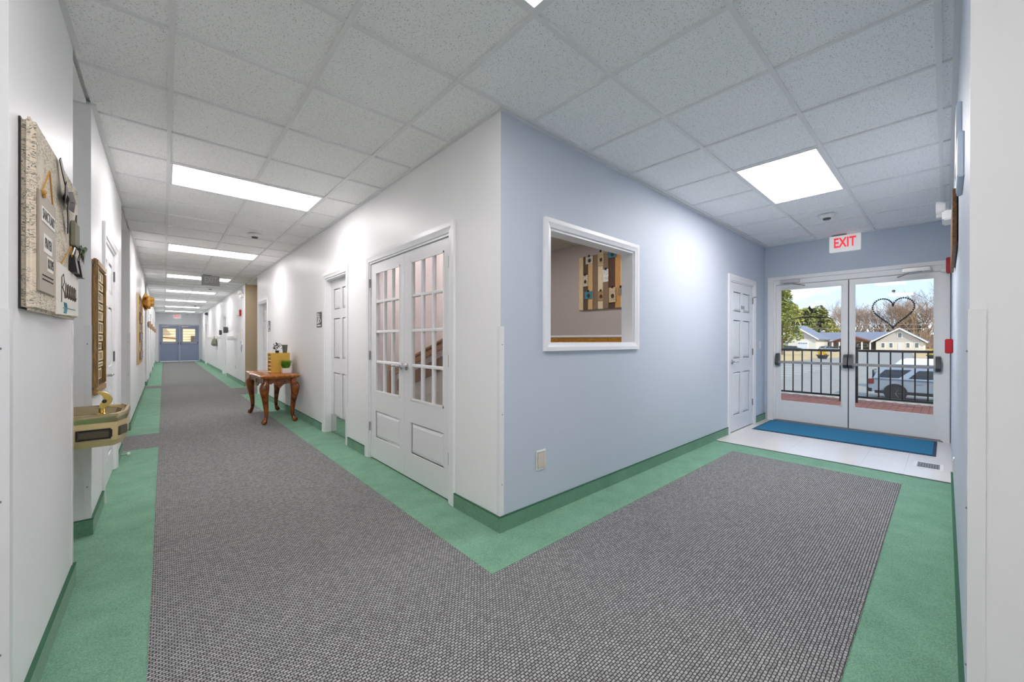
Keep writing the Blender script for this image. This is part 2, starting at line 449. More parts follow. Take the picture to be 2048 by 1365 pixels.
# ------------------------------------------------------------------ floor
floor = struct(MB().box(-6.2, XE + 0.2, -5.2, 2.2, -0.10, -0.003).box(-4.2, 5.0, 2.2, YF + 0.2, -0.10, -0.003), 'floor', 'green_carpet', 'green carpet floor with grey woven fields', fix=False)
MB().box(-0.045, 1.285, -5.0, YF - 0.3, -0.003, 0.0).build('grey_carpet_field', 'grey_carpet', floor, fix=False)
MB().box(1.285, 4.73, 0.25, 1.585, -0.003, 0.0).build('grey_carpet_field', 'grey_carpet', floor, fix=False)
MB().box(-6.0, -0.045, 0.25, 1.585, -0.003, 0.0).build('grey_carpet_field', 'grey_carpet', floor, fix=False)
MB().box(-4.0, -0.045, 6.04, 6.93, -0.003, 0.0).build('grey_carpet_field', 'grey_carpet', floor, fix=False)
MB().box(-4.0, -0.045, 13.35, 14.05, -0.003, 0.0).build('grey_carpet_field', 'grey_carpet', floor, fix=False)
MB().box(1.285, 4.5, 10.62, 12.1, -0.003, 0.0).build('grey_carpet_field', 'grey_carpet', floor, fix=False)
M['vinyl'] = mat('white_vinyl_tile', (226, 222, 218), 0.2, var=0.03, vscale=3.0)
M['grout'] = mat('tile_joint', (176, 172, 168), 0.8)
TX0, TX1, TY0, TY1 = 5.075, XE + 0.1, YS, YN
MB().box(TX0, TX1, TY0, TY1, -0.003, 0.0005).build('tile_bed', 'grout', floor, fix=False)
k = 0
tw = 0.3048
x = TX0
while x < TX1 - 0.01:
    y = TY0
    x1 = min(x + tw, TX1)
    while y < TY1 - 0.01:
        y1 = min(y + tw, TY1)
        MB().box(x + 0.0004, x1 - 0.0004, y + 0.0004, y1 - 0.0004, 0.0, 0.003).build('floor_tile', 'vinyl', floor, fix=False)
        y = y1
    x = x1
MB().box(TX0 - 0.012, TX0, TY0, TY1, -0.003, 0.004).build('edge_strip', mat('edge_strip', (110, 112, 110), 0.5), floor, fix=False)

# ------------------------------------------------------------------ carpeted skirting: green strip with a dark bound top edge
bn = 0
def skirting(x0, x1, y0, y1, label):
    global bn
    bn += 1
    o = struct(MB().box(x0, x1, y0, y1, -0.003, 0.094), 'baseboard_%d' % bn, 'green_base', label, fix=False)
    ex = 0.0015
    MB().box(x0 - ex, x1 + ex, y0 - ex, y1 + ex, 0.094, 0.099).build('cap', 'greengrid', o, fix=False)
b = 0.012
CW = 0.075
for y0, y1 in ((YN - b, FD0 - CW), (FD1 + CW, D20 - CW), (D21 + CW, D30 - CW), (D31 + CW, SH0)):
    skirting(XR - b, XR, y0, y1, 'green carpet skirting at the foot of the white right corridor wall')
skirting(XR, 5.57 - CW, YN - b, YN, 'green carpet skirting along the pale blue wall')
skirting(6.50 + CW, XE, YN - b, YN, 'green carpet skirting between white door and entrance')
skirting(1.70, TX0, YS, YS + b, 'green carpet skirting along the right hall wall')
skirting(1.70 - b, 1.70, -5.0, YS + b, 'green carpet skirting beside the right wall end')
skirting(XL, XL + b, 1.85 - b, A0, 'green carpet skirting under the notice board wall')
skirting(-6.0, XL, 1.85 - b, 1.85, 'green carpet skirting of the passage at the left edge')
skirting(-1.0, XL + b, A1 - b, A1, 'dark green skirting on the alcove end below the fountain')
skirting(XL, XL + b, A1, LD0 - CW, 'green carpet skirting under the gilt framed sign')
skirting(XL, XL + b, LD1 + CW, P0, 'green carpet skirting right of the left door')
skirting(-4.0, XL + b, P1 - b, P1, 'green skirting facing the viewer at the left passage')
skirting(XL, XL + b, P1, Q0, 'green carpet skirting under the photo collage')
skirting(-4.0, XL + b, Q1 - b, Q1, 'dark skirting end at the far left passage')
skirting(XL, XL + b, Q1, YF, 'green carpet skirting of the far left wall')
skirting(XR - b, XR, SH1 - b, 16.45 - CW, 'green carpet skirting after the beige side hall')
skirting(XR - b, XR, 17.5 + CW, 24.4 - CW, 'green carpet skirting below the coat hooks')
skirting(XR - b, XR, 25.4 + CW, YF, 'green carpet skirting before the far end')

# ------------------------------------------------------------------ ceiling: lay-in tiles on a grid
ceil = struct(MB().box(-6.2, XE + 0.2, -5.2, 2.2, 2.735, 2.8).box(-4.2, 5.0, 2.2, YF + 0.2, 2.735, 2.8), 'ceiling', 'tile', 'suspended ceiling of speckled white tiles', fix=False)
TZ = 2.7115
lights = set()
for j in (-8, -2, 4, 10, 16, 22, 28, 34, 40):
    lights.add((0, j)); lights.add((1, j))
for i in (6, 7): lights.add((i, -2))
for i in (-6, -5): lights.add((i, -2))
def gx(i): return GX + G * i
def gy(j): return GY + G * j
tb = 0.012
far = MB()
def tile(x0, x1, y0, y1, near):
    mb = MB() if near else far
    mb.box(x0, x1, y0, y1, TZ, TZ + 0.014)
    if near: mb.build('ceiling_tile', 'tile', ceil, fix=False)
xs = [XL] + [gx(i) for i in range(0, 3)] + [XR]
for j in range(-4, 45):
    y0, y1 = max(gy(j), YS), min(gy(j + 1), YF)
    if y1 - y0 < 0.01: continue
    for c in range(4):
        if (c - 1, j) in lights: continue
        tile(xs[c], xs[c + 1], y0, y1, gy(j) < 11.0)
ys = [YS] + [gy(j) for j in range(-3, 1)] + [YN]
for i in range(2, 12):
    x0, x1 = max(gx(i), XR), min(gx(i + 1), XE)
    for r in range(5):
        if (i, r - 4) in lights: continue
        tile(x0, x1, ys[r], ys[r + 1], True)
for (x0, x1, y0, y1) in ((XL, XR, -5.0, YS), (-6.0, XL, YS, YN)):     # behind the viewer
    n = 0
    x = x0
    while x < x1 - .02:
        xn = min(x + G, x1); y = y0
        while y < y1 - .02:
            yn = min(y + G, y1)
            far.box(x, xn, y, yn, TZ, TZ + .014); y = yn
        x = xn
far.build('distant_ceiling_tiles', 'tile', ceil, kind='stuff', fix=False)
# runners along the corridor, cross tees, and the same for the hall
for i in (0, 2):
    MB().box(gx(i) - tb, gx(i) + tb, -5.0, YF, H, H + 0.0125).build('grid_runner', 'tbar', ceil, fix=False)
lj = [-8, -2, 4, 10, 16, 22, 28, 34, 40]
ends = [-5.0] + [v_ for j in lj for v_ in (gy(j), gy(j + 1))] + [YF]
for q in range(0, len(ends), 2):          # the middle runner stops at each light
    MB().box(gx(1) - tb, gx(1) + tb, ends[q], ends[q + 1], H, H + 0.0125).build('grid_runner', 'tbar', ceil, fix=False)
fart = MB()
for j in range(-3, 45):
    mb = MB() if gy(j) < 11 else fart
    x1 = XR if j > 0 or j < -3 else XE
    if YS < gy(j) < YN:
        mb.box(XL, XE, gy(j) - tb, gy(j) + tb, H + 0.0004, H + 0.0125)
        mb.build('grid_runner', 'tbar', ceil, fix=False); continue
    mb.box(XL, XR, gy(j) - tb * .8, gy(j) + tb * .8, H + 0.001, H + 0.0125)
    if mb is not fart: mb.build('cross_tee', 'tbar', ceil, fix=False)
fart.build('distant_cross_tees', 'tbar', ceil, kind='stuff', fix=False)
for i in range(3, 12):
    for y0, y1 in (((YS, gy(-2)), (gy(-1), YN)) if i == 7 else ((YS, YN),)):
        MB().box(gx(i) - tb * .8, gx(i) + tb * .8, y0, y1, H + 0.001, H + 0.0125).build('cross_tee', 'tbar', ceil, fix=False)
# wall angles: metal strip closing the ceiling against each wall
an = 0
def angle(x0, x1, y0, y1):
    global an
    an += 1
    struct(MB().box(x0, x1, y0, y1, H - 0.003, H + 0.012), 'trim_%d' % an, 'angle', 'grey metal edge strip between ceiling and wall', fix=False)
a = 0.024
angle(XR - a, XR, YN - a, SH0); angle(XR, XE, YN - a, YN); angle(1.70, XE, YS, YS + a); angle(XE - a, XE, YS + a, YN - a)
angle(XL, XL + a, 1.85 - a, A0 + a * .3); angle(XL, XL + a, A1 - a, P0); angle(-1.0, XL, A1 - a, A1); angle(XL, XL + a, P1 - a, Q0)
angle(XL, XL + a, Q1 - a, YF); angle(XR - a, XR, SH1, YF); angle(-6, XL, 1.85 - a, 1.85); angle(1.70 - a, 1.70, -5, YS + a); angle(XL, XR, YF - a, YF)
# plain lids over the side rooms
struct(MB().box(XR + TH, 4.75, YN + TH, 6.6, 2.702, 2.73), 'ceiling_office', 'office_ceiling', 'white ceiling of the office behind the opening', fix=False)
for i, q in enumerate(((-4.0, XL - .02, P0, P1), (-4.0, XL - .02, Q0, Q1), (-1.0, XL - .02, A0, A1), (XR + .02, 4.5, SH0, SH1))):
    struct(MB().box(q[0], q[1], q[2], q[3], H, H + .02), 'ceiling_side_%d' % (i + 1), 'tile', 'plain ceiling of a side passage', fix=False)
struct(MB().box(-6.4, XE + 0.25, -5.4, YF + .3, 2.9, 3.1), 'roof', 'entry', 'unseen slab added over the building to block sky light', fix=False)  # added above the ceilings only to stop sky light leaking in

# ------------------------------------------------------------------ ceiling lights
def diffuser(k=1.0):
    m = bpy.data.materials.new('light_diffuser'); m.use_nodes = True
    t = m.node_tree; t.nodes.clear()
    o = t.nodes.new('ShaderNodeOutputMaterial'); e = t.nodes.new('ShaderNodeEmission')
    e.inputs['Color'].default_value = (1.0, 0.95, 0.95, 1); e.inputs['Strength'].default_value = PANEL * k
    t.links.new(e.outputs[0], o.inputs['Surface']); return m
M['diffuser'] = diffuser(0.95)
M['diffuser_hall'] = diffuser(1.55)     # fresher, brighter tubes in the hall fixture
def troffer(i, j, label, w=2, dm='diffuser'):
    t = thing('ceiling_light', label, 'ceiling light', (gx(i), gy(j), H), 0, 'fluorescent ceiling panels')
    W, D, r = G * w, G, 0.03
    f = MB().box(tb, W - tb, tb, r, -0.001, 0.02).box(tb, W - tb, D - r, D - tb, -0.001, 0.02).box(tb, r, r, D - r, -0.001, 0.02).box(W - r, W - tb, r, D - r, -0.001, 0.02)
    f.build('frame', 'tbar', t, fix=False)
    MB().box(r, W - r, r, D - r, 0.004, 0.012).build('diffuser', dm, t, fix=False)
    MB().box(tb, W - tb, tb, D - tb, 0.02, 0.03).build('housing', 'tbar', t, fix=False)
ordn = ['fluorescent panel above the crossing at the very top edge', 'nearest long fluorescent panel in the corridor ceiling', 'second long fluorescent panel down the corridor ceiling',
        'third fluorescent panel, partly behind the hanging exit sign', 'fourth fluorescent panel from the viewer down the corridor', 'fifth fluorescent panel from the viewer down the corridor',
        'sixth fluorescent panel from the viewer, near the far end', 'last thin fluorescent panel before the blue doors']
for lb, j in zip(ordn, (-2, 4, 10, 16, 22, 28, 34, 40)): troffer(0, j, lb)
troffer(6, -2, 'bright square-looking light panel over the entrance hall', dm='diffuser_hall')
troffer(-6, -2, 'fluorescent panel in the passage behind the viewer')
troffer(0, -8, 'fluorescent panel in the corridor behind the viewer')
for nm, x, y, lb in (('office', 3.3, 2.75, 'first unseen panel added to brighten the office'), ('office', 3.3, 5.4, 'second unseen panel added to brighten the office'), ('stair', 1.83, 3.4, 'first unseen panel added to brighten the stair room'), ('stair', 1.83, 4.9, 'second unseen panel added to brighten the stair room')):
    t = thing('ceiling_light', lb, 'ceiling light', (x, y, 2.70), 0, 'fluorescent ceiling panels')  # unseen panels, added to brighten the office and stair room
    MB().box(0, .6, 0, .6, -0.02, 0.002).build('frame', 'tbar', t); MB().box(.03, .57, .03, .57, -0.024, -0.02).build('diffuser', 'diffuser', t, fix=False)
# ------------------------------------------------------------------ doors (built in a wall frame: x to the right, front face towards -y)
def casing(root, x0, x1, h, cw=CW, d=0.018, material='trim', jamb=TH, sill=False):
    """flat moulding with a raised outer bead round an opening x0..x1, and the jamb lining"""
    prof = [(0.0, 0.0), (0.0, d * .55), (cw * .3, d * .75), (cw * .55, d), (cw, d), (cw, 0.0)]
    zb = sill if sill is not False else 0.0
    so = 1.0 if sill is not False else 0.0
    MB().loft([[(x0 - o_, -q_, zb - o_ * so) for o_, q_ in prof], [(x0 - o_, -q_, h + o_) for o_, q_ in prof]]).build('casing', material, root)
    MB().loft([[(x1 + o_, -q_, zb - o_ * so) for o_, q_ in prof], [(x1 + o_, -q_, h + o_) for o_, q_ in prof]]).build('casing', material, root)
    MB().loft([[(x0 - o_, -q_, h + o_) for o_, q_ in prof], [(x1 + o_, -q_, h + o_) for o_, q_ in prof]]).build('casing', material, root)
    if sill is not False: MB().loft([[(x0 - o_, -q_, sill - o_) for o_, q_ in prof], [(x1 + o_, -q_, sill - o_) for o_, q_ in prof]]).build('casing', material, root)
    jt = 0.018
    MB().box(x0, x0 + jt, 0.0, jamb, zb, h).build('jamb', material, root); MB().box(x1 - jt, x1, 0.0, jamb, zb, h).build('jamb', material, root)
    MB().box(x0 + jt, x1 - jt, 0.0, jamb, h - jt, h).build('jamb', material, root)
    if sill is not False: MB().box(x0 + jt, x1 - jt, 0.0, jamb, sill - jt, sill - .003).build('jamb', material, root)

def raised_panel(leaf, x0, x1, z0, z1, y, material='door'):
    """raised field inside a frame opening"""
    r = min(0.035, (x1 - x0) * .25)
    rings = [[(x0, y + .010, z0), (x1, y + .010, z0), (x1, y + .010, z1), (x0, y + .010, z1)],
             [(x0 + .008, y + .010, z0 + .008), (x1 - .008, y + .010, z0 + .008), (x1 - .008, y + .010, z1 - .008), (x0 + .008, y + .010, z1 - .008)],
             [(x0 + r, y + .002, z0 + r), (x1 - r, y + .002, z0 + r), (x1 - r, y + .002, z1 - r), (x0 + r, y + .002, z1 - r)]]
    mb = MB().loft(rings, cap=False)
    mb.add(rings[2], [(0, 1, 2, 3)])
    mb.build('panel', material, leaf)

def lever(parent, x, y, z, dirx, material='chrome', ln=0.105):
    h = MB()
    h.lathe([(0.001, 0), (0.032, 0.0), (0.032, -0.008), (0.024, -0.014), (0.012, -0.02), (0.011, -0.055), (0.001, -0.058)], (x, y, z), 18, 'y')
    h.tube([(x, y - .048, z), (x + dirx * ln * .35, y - .052, z + .004), (x + dirx * ln * .75, y - .054, z + .001), (x + dirx * ln, y - .05, z - .006)], [.010, .010, .008, .006], 8)
    h.build('lever_handle', material, parent, smooth=0.7)

def hinge(root, x, y, z, material='nickel'):
    MB().box(x - .012, x + .012, y - .003, y, z - .045, z + .045).lathe([(.006, -.047), (.006, .047)], (x, y - .006, z), 8).build('hinge', material, root)

def six_panel_leaf(root, x0, x1, z0, z1, y, material='door'):
    w = x1 - x0
    leaf = MB()
    leaf.box(x0, x1, y + .010, y + .04, z0, z1)
    st = w * .135; mid = w * .12
    rails = [(z0, z0 + .21), (z0 + .79, z0 + .98), (z0 + 1.50, z0 + 1.62), (z1 - .12, z1)]
    sx_ = [(x0, x0 + st), (x0 + w / 2 - mid / 2, x0 + w / 2 + mid / 2), (x1 - st, x1)]
    for a_, b_ in sx_: leaf.box(a_, b_, y, y + .010, z0, z1)
    for a_, b_ in rails:
        leaf.box(sx_[0][1], sx_[1][0], y, y + .010, a_, b_); leaf.box(sx_[1][1], sx_[2][0], y, y + .010, a_, b_)
    lo = leaf.build('door_leaf', material, root, fix=False)
    for r in range(3):
        for c in range(2):
            raised_panel(lo, sx_[c][1] + .001, sx_[c + 1][0] - .001, rails[r][1] + .001, rails[r + 1][0] - .001, y, material)
    return lo

dn = 0
def door(label, loc, rz, w, rec=0.012, handle=None, hinges=None, leaf=True):
    global dn
    dn += 1
    r = thing('door_%d' % dn, label, 'door', loc, rz, kind='structure')
    casing(r, 0, w, 2.04)
    lo = None
    if leaf:
        lo = six_panel_leaf(r, .021, w - .021, .012, 2.018, rec)
        if handle:
            lever(lo, .085 if handle > 0 else w - .085, rec, .95, handle)
        if hinges:
            for z in (.33, 1.07, 1.82): hinge(r, .02 if hinges < 0 else w - .02, rec, z)
    return r, lo

# 1: french doors in the white wall
dn += 1
fd = thing('door_%d' % dn, 'white double french doors with twelve lights each', 'door', (XR, FD1, 0), -PI / 2, kind='structure')
FW = FD1 - FD0
casing(fd, 0, FW, 2.04)
def french_leaf(x0, x1, gx0, gx1, hx, hdir):
    y = 0.014; z0, z1 = .012, 2.016; ga, gb = .70, 1.925
    f = MB()
    f.box(x0, gx0, y, y + .04, z0, z1).box(gx1, x1, y, y + .04, z0, z1)
    f.box(gx0, gx1, y, y + .04, gb, z1).box(gx0, gx1, y, y + .04, .505, ga).box(gx0, gx1, y, y + .04, z0, .232)
    f.box(gx0, gx1, y + .010, y + .04, .232, .505)
    lo = f.build('door_leaf', 'door', fd, fix=False)
    raised_panel(lo, gx0 + .001, gx1 - .001, .233, .504, y)
    cw_, rh = (gx1 - gx0) / 3, (gb - ga) / 4
    for c in (1, 2):
        MB().box(gx0 + c * cw_ - .013, gx0 + c * cw_ + .013, y + .004, y + .036, ga, gb).build('muntin', 'trim', lo, bevel=.004, seg=1)
    for r in (1, 2, 3):
        MB().box(gx0, gx1, y + .003, y + .037, ga + r * rh - .013, ga + r * rh + .013).build('muntin', 'trim', lo, bevel=.004, seg=1)
    for (a_, b_, c_, d_) in ((gx0, gx1, ga, ga + .016), (gx0, gx1, gb - .016, gb), (gx0, gx0 + .012, ga, gb), (gx1 - .012, gx1, ga, gb)):
        MB().box(a_, b_, y - .003, y + .008, c_, d_).build('bead', 'trim', lo)
    for c in range(3):
        for r in range(4):
            MB().box(gx0 + c * cw_ + .008, gx0 + (c + 1) * cw_ - .008, y + .018, y + .022, ga + r * rh + .008, ga + (r + 1) * rh - .008).build('pane', 'glass_dim', lo, fix=False)
    lever(lo, hx, y, .992, hdir)
    return lo
T = lambda Y: FD1 - Y
french_leaf(.019, T(3.267), T(3.898), T(3.353), T(3.267) - .05, -1)
french_leaf(T(3.263), FW - .019, T(3.138), T(2.598), T(3.263) + .05, -1)
for z in (.33, 1.07, 1.82): hinge(fd, .012, .008, z, 'charcoal'); hinge(fd, FW - .012, .008, z, 'charcoal')

# 2: recessed restroom door with a polished kick plate
r2, l2 = door('white six panel restroom door with a polished kick plate beside the french doors', (XR, D21, 0), -PI / 2, D21 - D20, rec=.072)
M['kick'] = mat('polished_kick_plate', (214, 220, 216), 0.05, 1.0)
MB().box(.03, D21 - D20 - .03, .069, .0725, .02, .235).build('kick_plate', 'kick', l2)
# 3: second restroom door, further down
r3, l3 = door('white recessed restroom door just before the beige side hall', (XR, D31, 0), -PI / 2, D31 - D30, rec=.072)
# 4: closet door in the blue wall
r4, l4 = door('white six panel door in the pale blue wall beside the entrance', (5.57, YN, 0), 0.0, .93, rec=.004, handle=1, hinges=1)
MB().box(.43, .56, .0, .004, 1.675, 1.72).build('name_plate', 'nickel', l4)
hs = MB().tube([(.915, -.004, 1.87), (.90, -.05, 1.875), (.88, -.055, 1.872)], .006, 6).tube([(.915, -.004, 1.87), (.945, -.02, 1.875)], .006, 6)
hs.build('door_stop', 'nickel', r4)
# 5: left door beside the gilt sign
r5, l5 = door('white six panel door on the left behind the gilt framed sign', (XL, LD0, 0), PI / 2, LD1 - LD0, rec=.012, handle=1, hinges=1)
# far doors
door('white door frame with recessed door on the far right wall', (XR, 17.5, 0), -PI / 2, 1.05, rec=.072)
door('last white door on the far right wall before the blue doors', (XR, 25.4, 0), -PI / 2, 1.0, rec=.072)
# far left doors are flush in the wall: surface cased
for y_, lb in ((15.3, 'first white door on the far left wall'), (18.6, 'second white door on the far left wall'), (22.2, 'third white door on the far left wall'), (26.0, 'last white door on the far left wall')):
    dn += 1
    r = thing('door_%d' % dn, lb, 'door', (XL, y_, 0), PI / 2, kind='structure')
    casing(r, 0, .92, 2.04, jamb=.001)
    six_panel_leaf(r, .02, .90, .012, 2.02, -.012)

# entrance: white metal double doors with full glass
dn += 1
ent = thing('door_%d' % dn, 'white framed double glass entrance doors with push bars', 'door', (XE, 1.85, 0), -PI / 2, kind='structure')
U = lambda Y: 1.85 - Y
for (a_, b_) in ((U(1.855), U(1.78)), (U(.02), U(-.035))):
    MB().box(a_, b_, -.03, .0, 0, 2.19).box(a_ + .02, b_ - .0, -.0, .14, 0, 2.165).build('frame_post', 'entry', ent)
MB().box(U(1.855), U(-.035), -.032, .0, 2.16, 2.21).box(U(1.82), U(.0), -.0, .14, 2.09, 2.165).build('frame_head', 'entry', ent)
MB().box(U(1.78), U(1.752), .0, .12, 0, 2.09).build('frame_post', 'entry', ent)
MB().box(U(.038), U(.02), .0, .12, 0, 2.09).build('frame_post', 'entry', ent)
MB().box(U(1.80), U(.02), .0, .18, .0, .018).build('threshold', 'steel', ent)
def ent_leaf(y0, y1, g0, g1, left):
    x0, x1, a0, a1 = U(y0), U(y1), U(g0), U(g1)
    f = MB()
    d0, d1 = .03, .075
    f.box(x0, a0, d0, d1, .022, 2.085).box(a1, x1, d0, d1, .022, 2.085).box(a0, a1, d0, d1, 2.02, 2.085).box(a0, a1, d0, d1, .022, .305)
    lo = f.build('door_leaf', 'entry', ent, fix=False)
    gl = MB().box(a0 - .004, a1 + .004, .050, .056, .30, 2.024).build('pane', 'glass', lo, fix=False)
    for q in ((a0, a1, .305, .317), (a0, a1, 2.008, 2.02), (a0, a0 + .012, .305, 2.02), (a1 - .012, a1, .305, 2.02)):
        MB().box(q[0], q[1], .024, .05, q[2], q[3]).build('glazing_bead', 'entry', lo)
    # push bar with end housings
    pb = MB().box(x0 + .03, x1 - .03, -.055, -.03, .892, .928).build('push_bar', 'steel', lo, bevel=.006)
    for xx in (x0 + .022, x1 - .022):
        MB().prism([(.03, .85), (-.05, .862), (-.075, .90), (-.05, .99), (-.022, 1.035), (.03, 1.045)], 'x', xx - .022, xx + .022).build('housing', 'charcoal', pb, bevel=.004)
    # closer at the head with folding arm
    cx = x0 + .19 if left else x1 - .21
    c = MB().box(cx - .12, cx + .12, -.075, -.032, 2.10, 2.15).build('door_closer', 'steel', lo, bevel=.008)
    s = 1 if left else -1
    MB().tube([(cx - s * .03, -.06, 2.098), (cx - s * .05, -.15, 2.085), (cx + s * .06, -.17, 2.075), (cx + s * .17, .0, 2.055)], .009, 6).build('closer_arm', 'chrome', c)
    return lo
le = ent_leaf(1.752, .906, 1.706, .968, True)
re_ = ent_leaf(.894, .038, .842, .088, False)
MB().box(U(.906), U(.894), .045, .07, .02, 2.085).build('astragal', 'dark', ent, fix=False)
# far blue double doors
M['blue_door'] = mat('slate_blue_door', (146, 158, 184), 0.35)
M['blue_frame'] = mat('blue_grey_frame', (168, 176, 196), 0.35)
dn += 1
bd = thing('door_%d' % dn, 'slate blue double doors with windows at the far corridor end', 'door', (-0.205, YF, 0), 0.0, kind='structure')
BW = 1.76
MB().box(0, .06, -.01, .15, 0, 2.1).build('frame_post', 'blue_frame', bd); MB().box(BW - .06, BW, -.01, .15, 0, 2.1).build('frame_post', 'blue_frame', bd)
MB().box(.06, BW - .06, -.01, .15, 2.04, 2.1).build('frame_head', 'blue_frame', bd); MB().box(BW / 2 - .035, BW / 2 + .035, -.03, .10, 0, 2.04).build('mullion', 'blue_frame', bd)
for x0, x1 in ((.062, BW / 2 - .036), (BW / 2 + .036, BW - .062)):
    f = MB(); a0, a1 = x0 + .11, x1 - .13
    f.box(x0, a0, 0.02, .065, .02, 2.035).box(a1, x1, .02, .065, .02, 2.035).box(a0, a1, .02, .065, .02, 1.13).box(a0, a1, .02, .065, 1.87, 2.035)
    lo = f.build('door_leaf', 'blue_door', bd, fix=False)
    MB().box(a0, a1, .04, .045, 1.13, 1.87).build('pane', 'glass', lo, fix=False)
    MB().box(x0 + .03, x1 - .02, -.05, -.02, 1.02, 1.07).build('push_bar', 'steel', lo, bevel=.006)
    MB().box(x0 + .05, x0 + .35, -.04, .02, 1.96, 2.02).build('door_closer', 'steel', lo, bevel=.006)
    for xx in (x0 + .02, x1 - .02): MB().box(xx - .015, xx + .015, -.055, .02, .98, 1.11).build('housing', 'charcoal', lo)

# ------------------------------------------------------------------ pass-through window in the blue wall
win = thing('window_1', 'white framed opening in the pale blue wall looking into an office', 'window', (2.062, YN, 0), 0, kind='structure')
casing(win, 0, 1.135, 2.042, cw=.063, d=.022, sill=1.215)

# ------------------------------------------------------------------ corner guards
def guard(x, y, sx_, sy_, label):
    """angle of thin plastic on an outside corner; the wall lies towards sx_, sy_"""
    t, l, e = .003, .03, .0
    mb = MB().box(x - sx_ * t, x + sx_ * l, y - sy_ * t, y, .10, 1.318).box(x - sx_ * t, x, y, y + sy_ * l, .10, 1.318)
    o = mb.build('corner_guard', 'guard', fix=False)
    tag(o, label, 'corner guard', 'plastic corner guards on wall edges')
    for z in (.3, .75, 1.2):
        MB().ball((x + sx_ * .015, y - sy_ * t, z), .004, 6, 4).build('screw', 'nickel', o)
guard(XR, YN, 1, 1, 'white corner guard on the outside corner between white and blue walls')
guard(1.70, YS, 1, -1, 'clear corner guard on the white wall end at the right edge')
guard(XL, 1.85, -1, 1, 'clear corner guard on the nearest left wall edge under the notice board')
guard(XL, A0, -1, -1, 'corner guard on the wall edge in front of the fountain')
guard(XL, A1, -1, 1, 'corner guard on the alcove edge behind the fountain')
guard(XL, P1, -1, 1, 'corner guard where the left passage meets the collage wall')

# ------------------------------------------------------------------ ceiling and wall fixtures
def detector(x, y, label, c=.07):
    t = thing('smoke_detector', label, 'smoke detector', (x, y, H - .001), 0, 'smoke detectors')
    MB().lathe([(.002, 0.0), (c * 1.25, 0.0), (c * 1.25, -.008), (c, -.014), (c * .95, -.03), (c * .5, -.036), (c * .002, -.036)], n=24).build('base', 'plastic', t, smooth=.6)
    MB().lathe([(c * .55, -.034), (c * .5, -.05), (.002, -.052)], n=16).build('vent', 'charcoal', t, smooth=.6)
detector(5.77, .93, 'round white smoke detector in front of the entrance exit sign')
detector(.945, 6.44, 'round white smoke detector between the first two corridor lights')
detector(.98, 13.9, 'smoke detector just below the hanging grey exit sign')
detector(1.0, 21.4, 'small dark smoke detector far down the corridor')
detector(1.02, 28.6, 'smoke detector right before the far end wall')

def exit_sign(loc, rz, label, face, letter, two=True):
    t = thing('exit_sign', label, 'exit sign', loc, rz)
    MB().box(-.165, .165, -.05, .0, -.235, -.012).build('box', face, t, bevel=.006)
    MB().box(-.14, .02, -.045, -.005, -.012, -.001).build('mount', 'charcoal', t)
    text('lettering', 'EXIT', .185, letter, t, (0, -.0515, -.118), sx=.62, extrude=.001, bold=.004)
    return t
exit_sign((7.0, .928, H), -PI / 2, 'white exit sign with red letters above the glass entrance doors', 'exitface', 'exitred')
M['exitgreylet'] = mat('grey_exit_letters', (205, 205, 206), 0.6)
g = exit_sign((.795, 11.2, H), 0.0, 'unlit grey exit sign hanging in the corridor', 'exitgrey', 'exitgreylet')
text('arrow', '>', .12, 'exitgreylet', g, (.14, -.0515, -.118), sx=.7, bold=.003)
M['exitred2'] = mat('pale_exit_red', (226, 60, 76), 0.4, emit=0.6)
exit_sign((.56, YF - .02, H - .02), 0.0, 'small exit sign with red letters over the far blue doors', 'exitface', 'exitred2')

def plate(name, label, loc, rz, w, h, material='plastic', group=None, toggles=1):
    t = thing(name, label, 'wall plate', loc, rz, group)
    MB().box(-w / 2, w / 2, -.007, 0, -h / 2, h / 2).build('plate', material, t, bevel=.003)
    return t
t = plate('power_outlet', 'almond outlet cover low on the pale blue wall by the corner', (1.98, YN, .388), 0, .095, .14, 'plastic')
MB().box(-.038, .038, -.010, -.006, -.056, .056).build('insert', 'almond', t, bevel=.002)
t = plate('light_switch', 'white light switch between white door and entrance doors', (6.8, YN, 1.17), 0, .075, .118)
MB().prism([(-.007, -.012), (-.02, .004), (-.007, .012)], 'x', -.005, .005).build('toggle', 'plastic', t)
t = plate('power_outlet', 'outlet plate low on the right hall wall seen edge on', (4.25, YS, .33), PI, .075, .118)
MB().box(-.02, .02, -.010, -.006, -.04, .04).build('insert', 'plastic', t)
t = plate('power_outlet', 'small outlet low on the far right corridor wall', (XR, 14.2, .42), -PI / 2, .075, .118)
MB().box(-.02, .02, -.010, -.006, -.04, .04).build('insert', 'almond', t)

def emergency(loc, rz, label):
    t = thing('emergency_light', label, 'emergency light', loc, rz, 'twin head emergency lights')
    MB().box(-.14, .14, -.07, 0, -.06, .03).build('body', 'plastic', t, bevel=.012)
    for s in (-1, 1):
        hd = MB().lathe([(.02, 0), (.045, -.01), (.06, -.055), (.058, -.07), (.002, -.066)], (s * .085, -.04, .07), 18, 'y')
        hd.build('lamp_head', 'plastic', t, smooth=.7)
        MB().tube([(s * .085, -.035, .02), (s * .085, -.045, .06)], .014, 8).build('neck', 'plastic', t)
emergency((5.55, YS, 2.42), PI, 'white twin head emergency light high on the right hall wall')
emergency((XR, 12.75, 2.44), -PI / 2, 'twin head emergency light on the corner after the beige hall')
def strobe(loc, rz, label, flip=1):
    t = thing('fire_alarm', label, 'fire alarm', loc, rz, 'red fire alarm strobes')
    MB().box(-.06, .06, -.045, 0, -.09, .09).build('body', 'red', t, bevel=.008)
    MB().lathe([(.03, -.04), (.034, -.06), (.022, -.085), (.002, -.088)], (0, 0, -.055 * flip), 14, 'y').build('lens', 'plastic', t, smooth=.8)
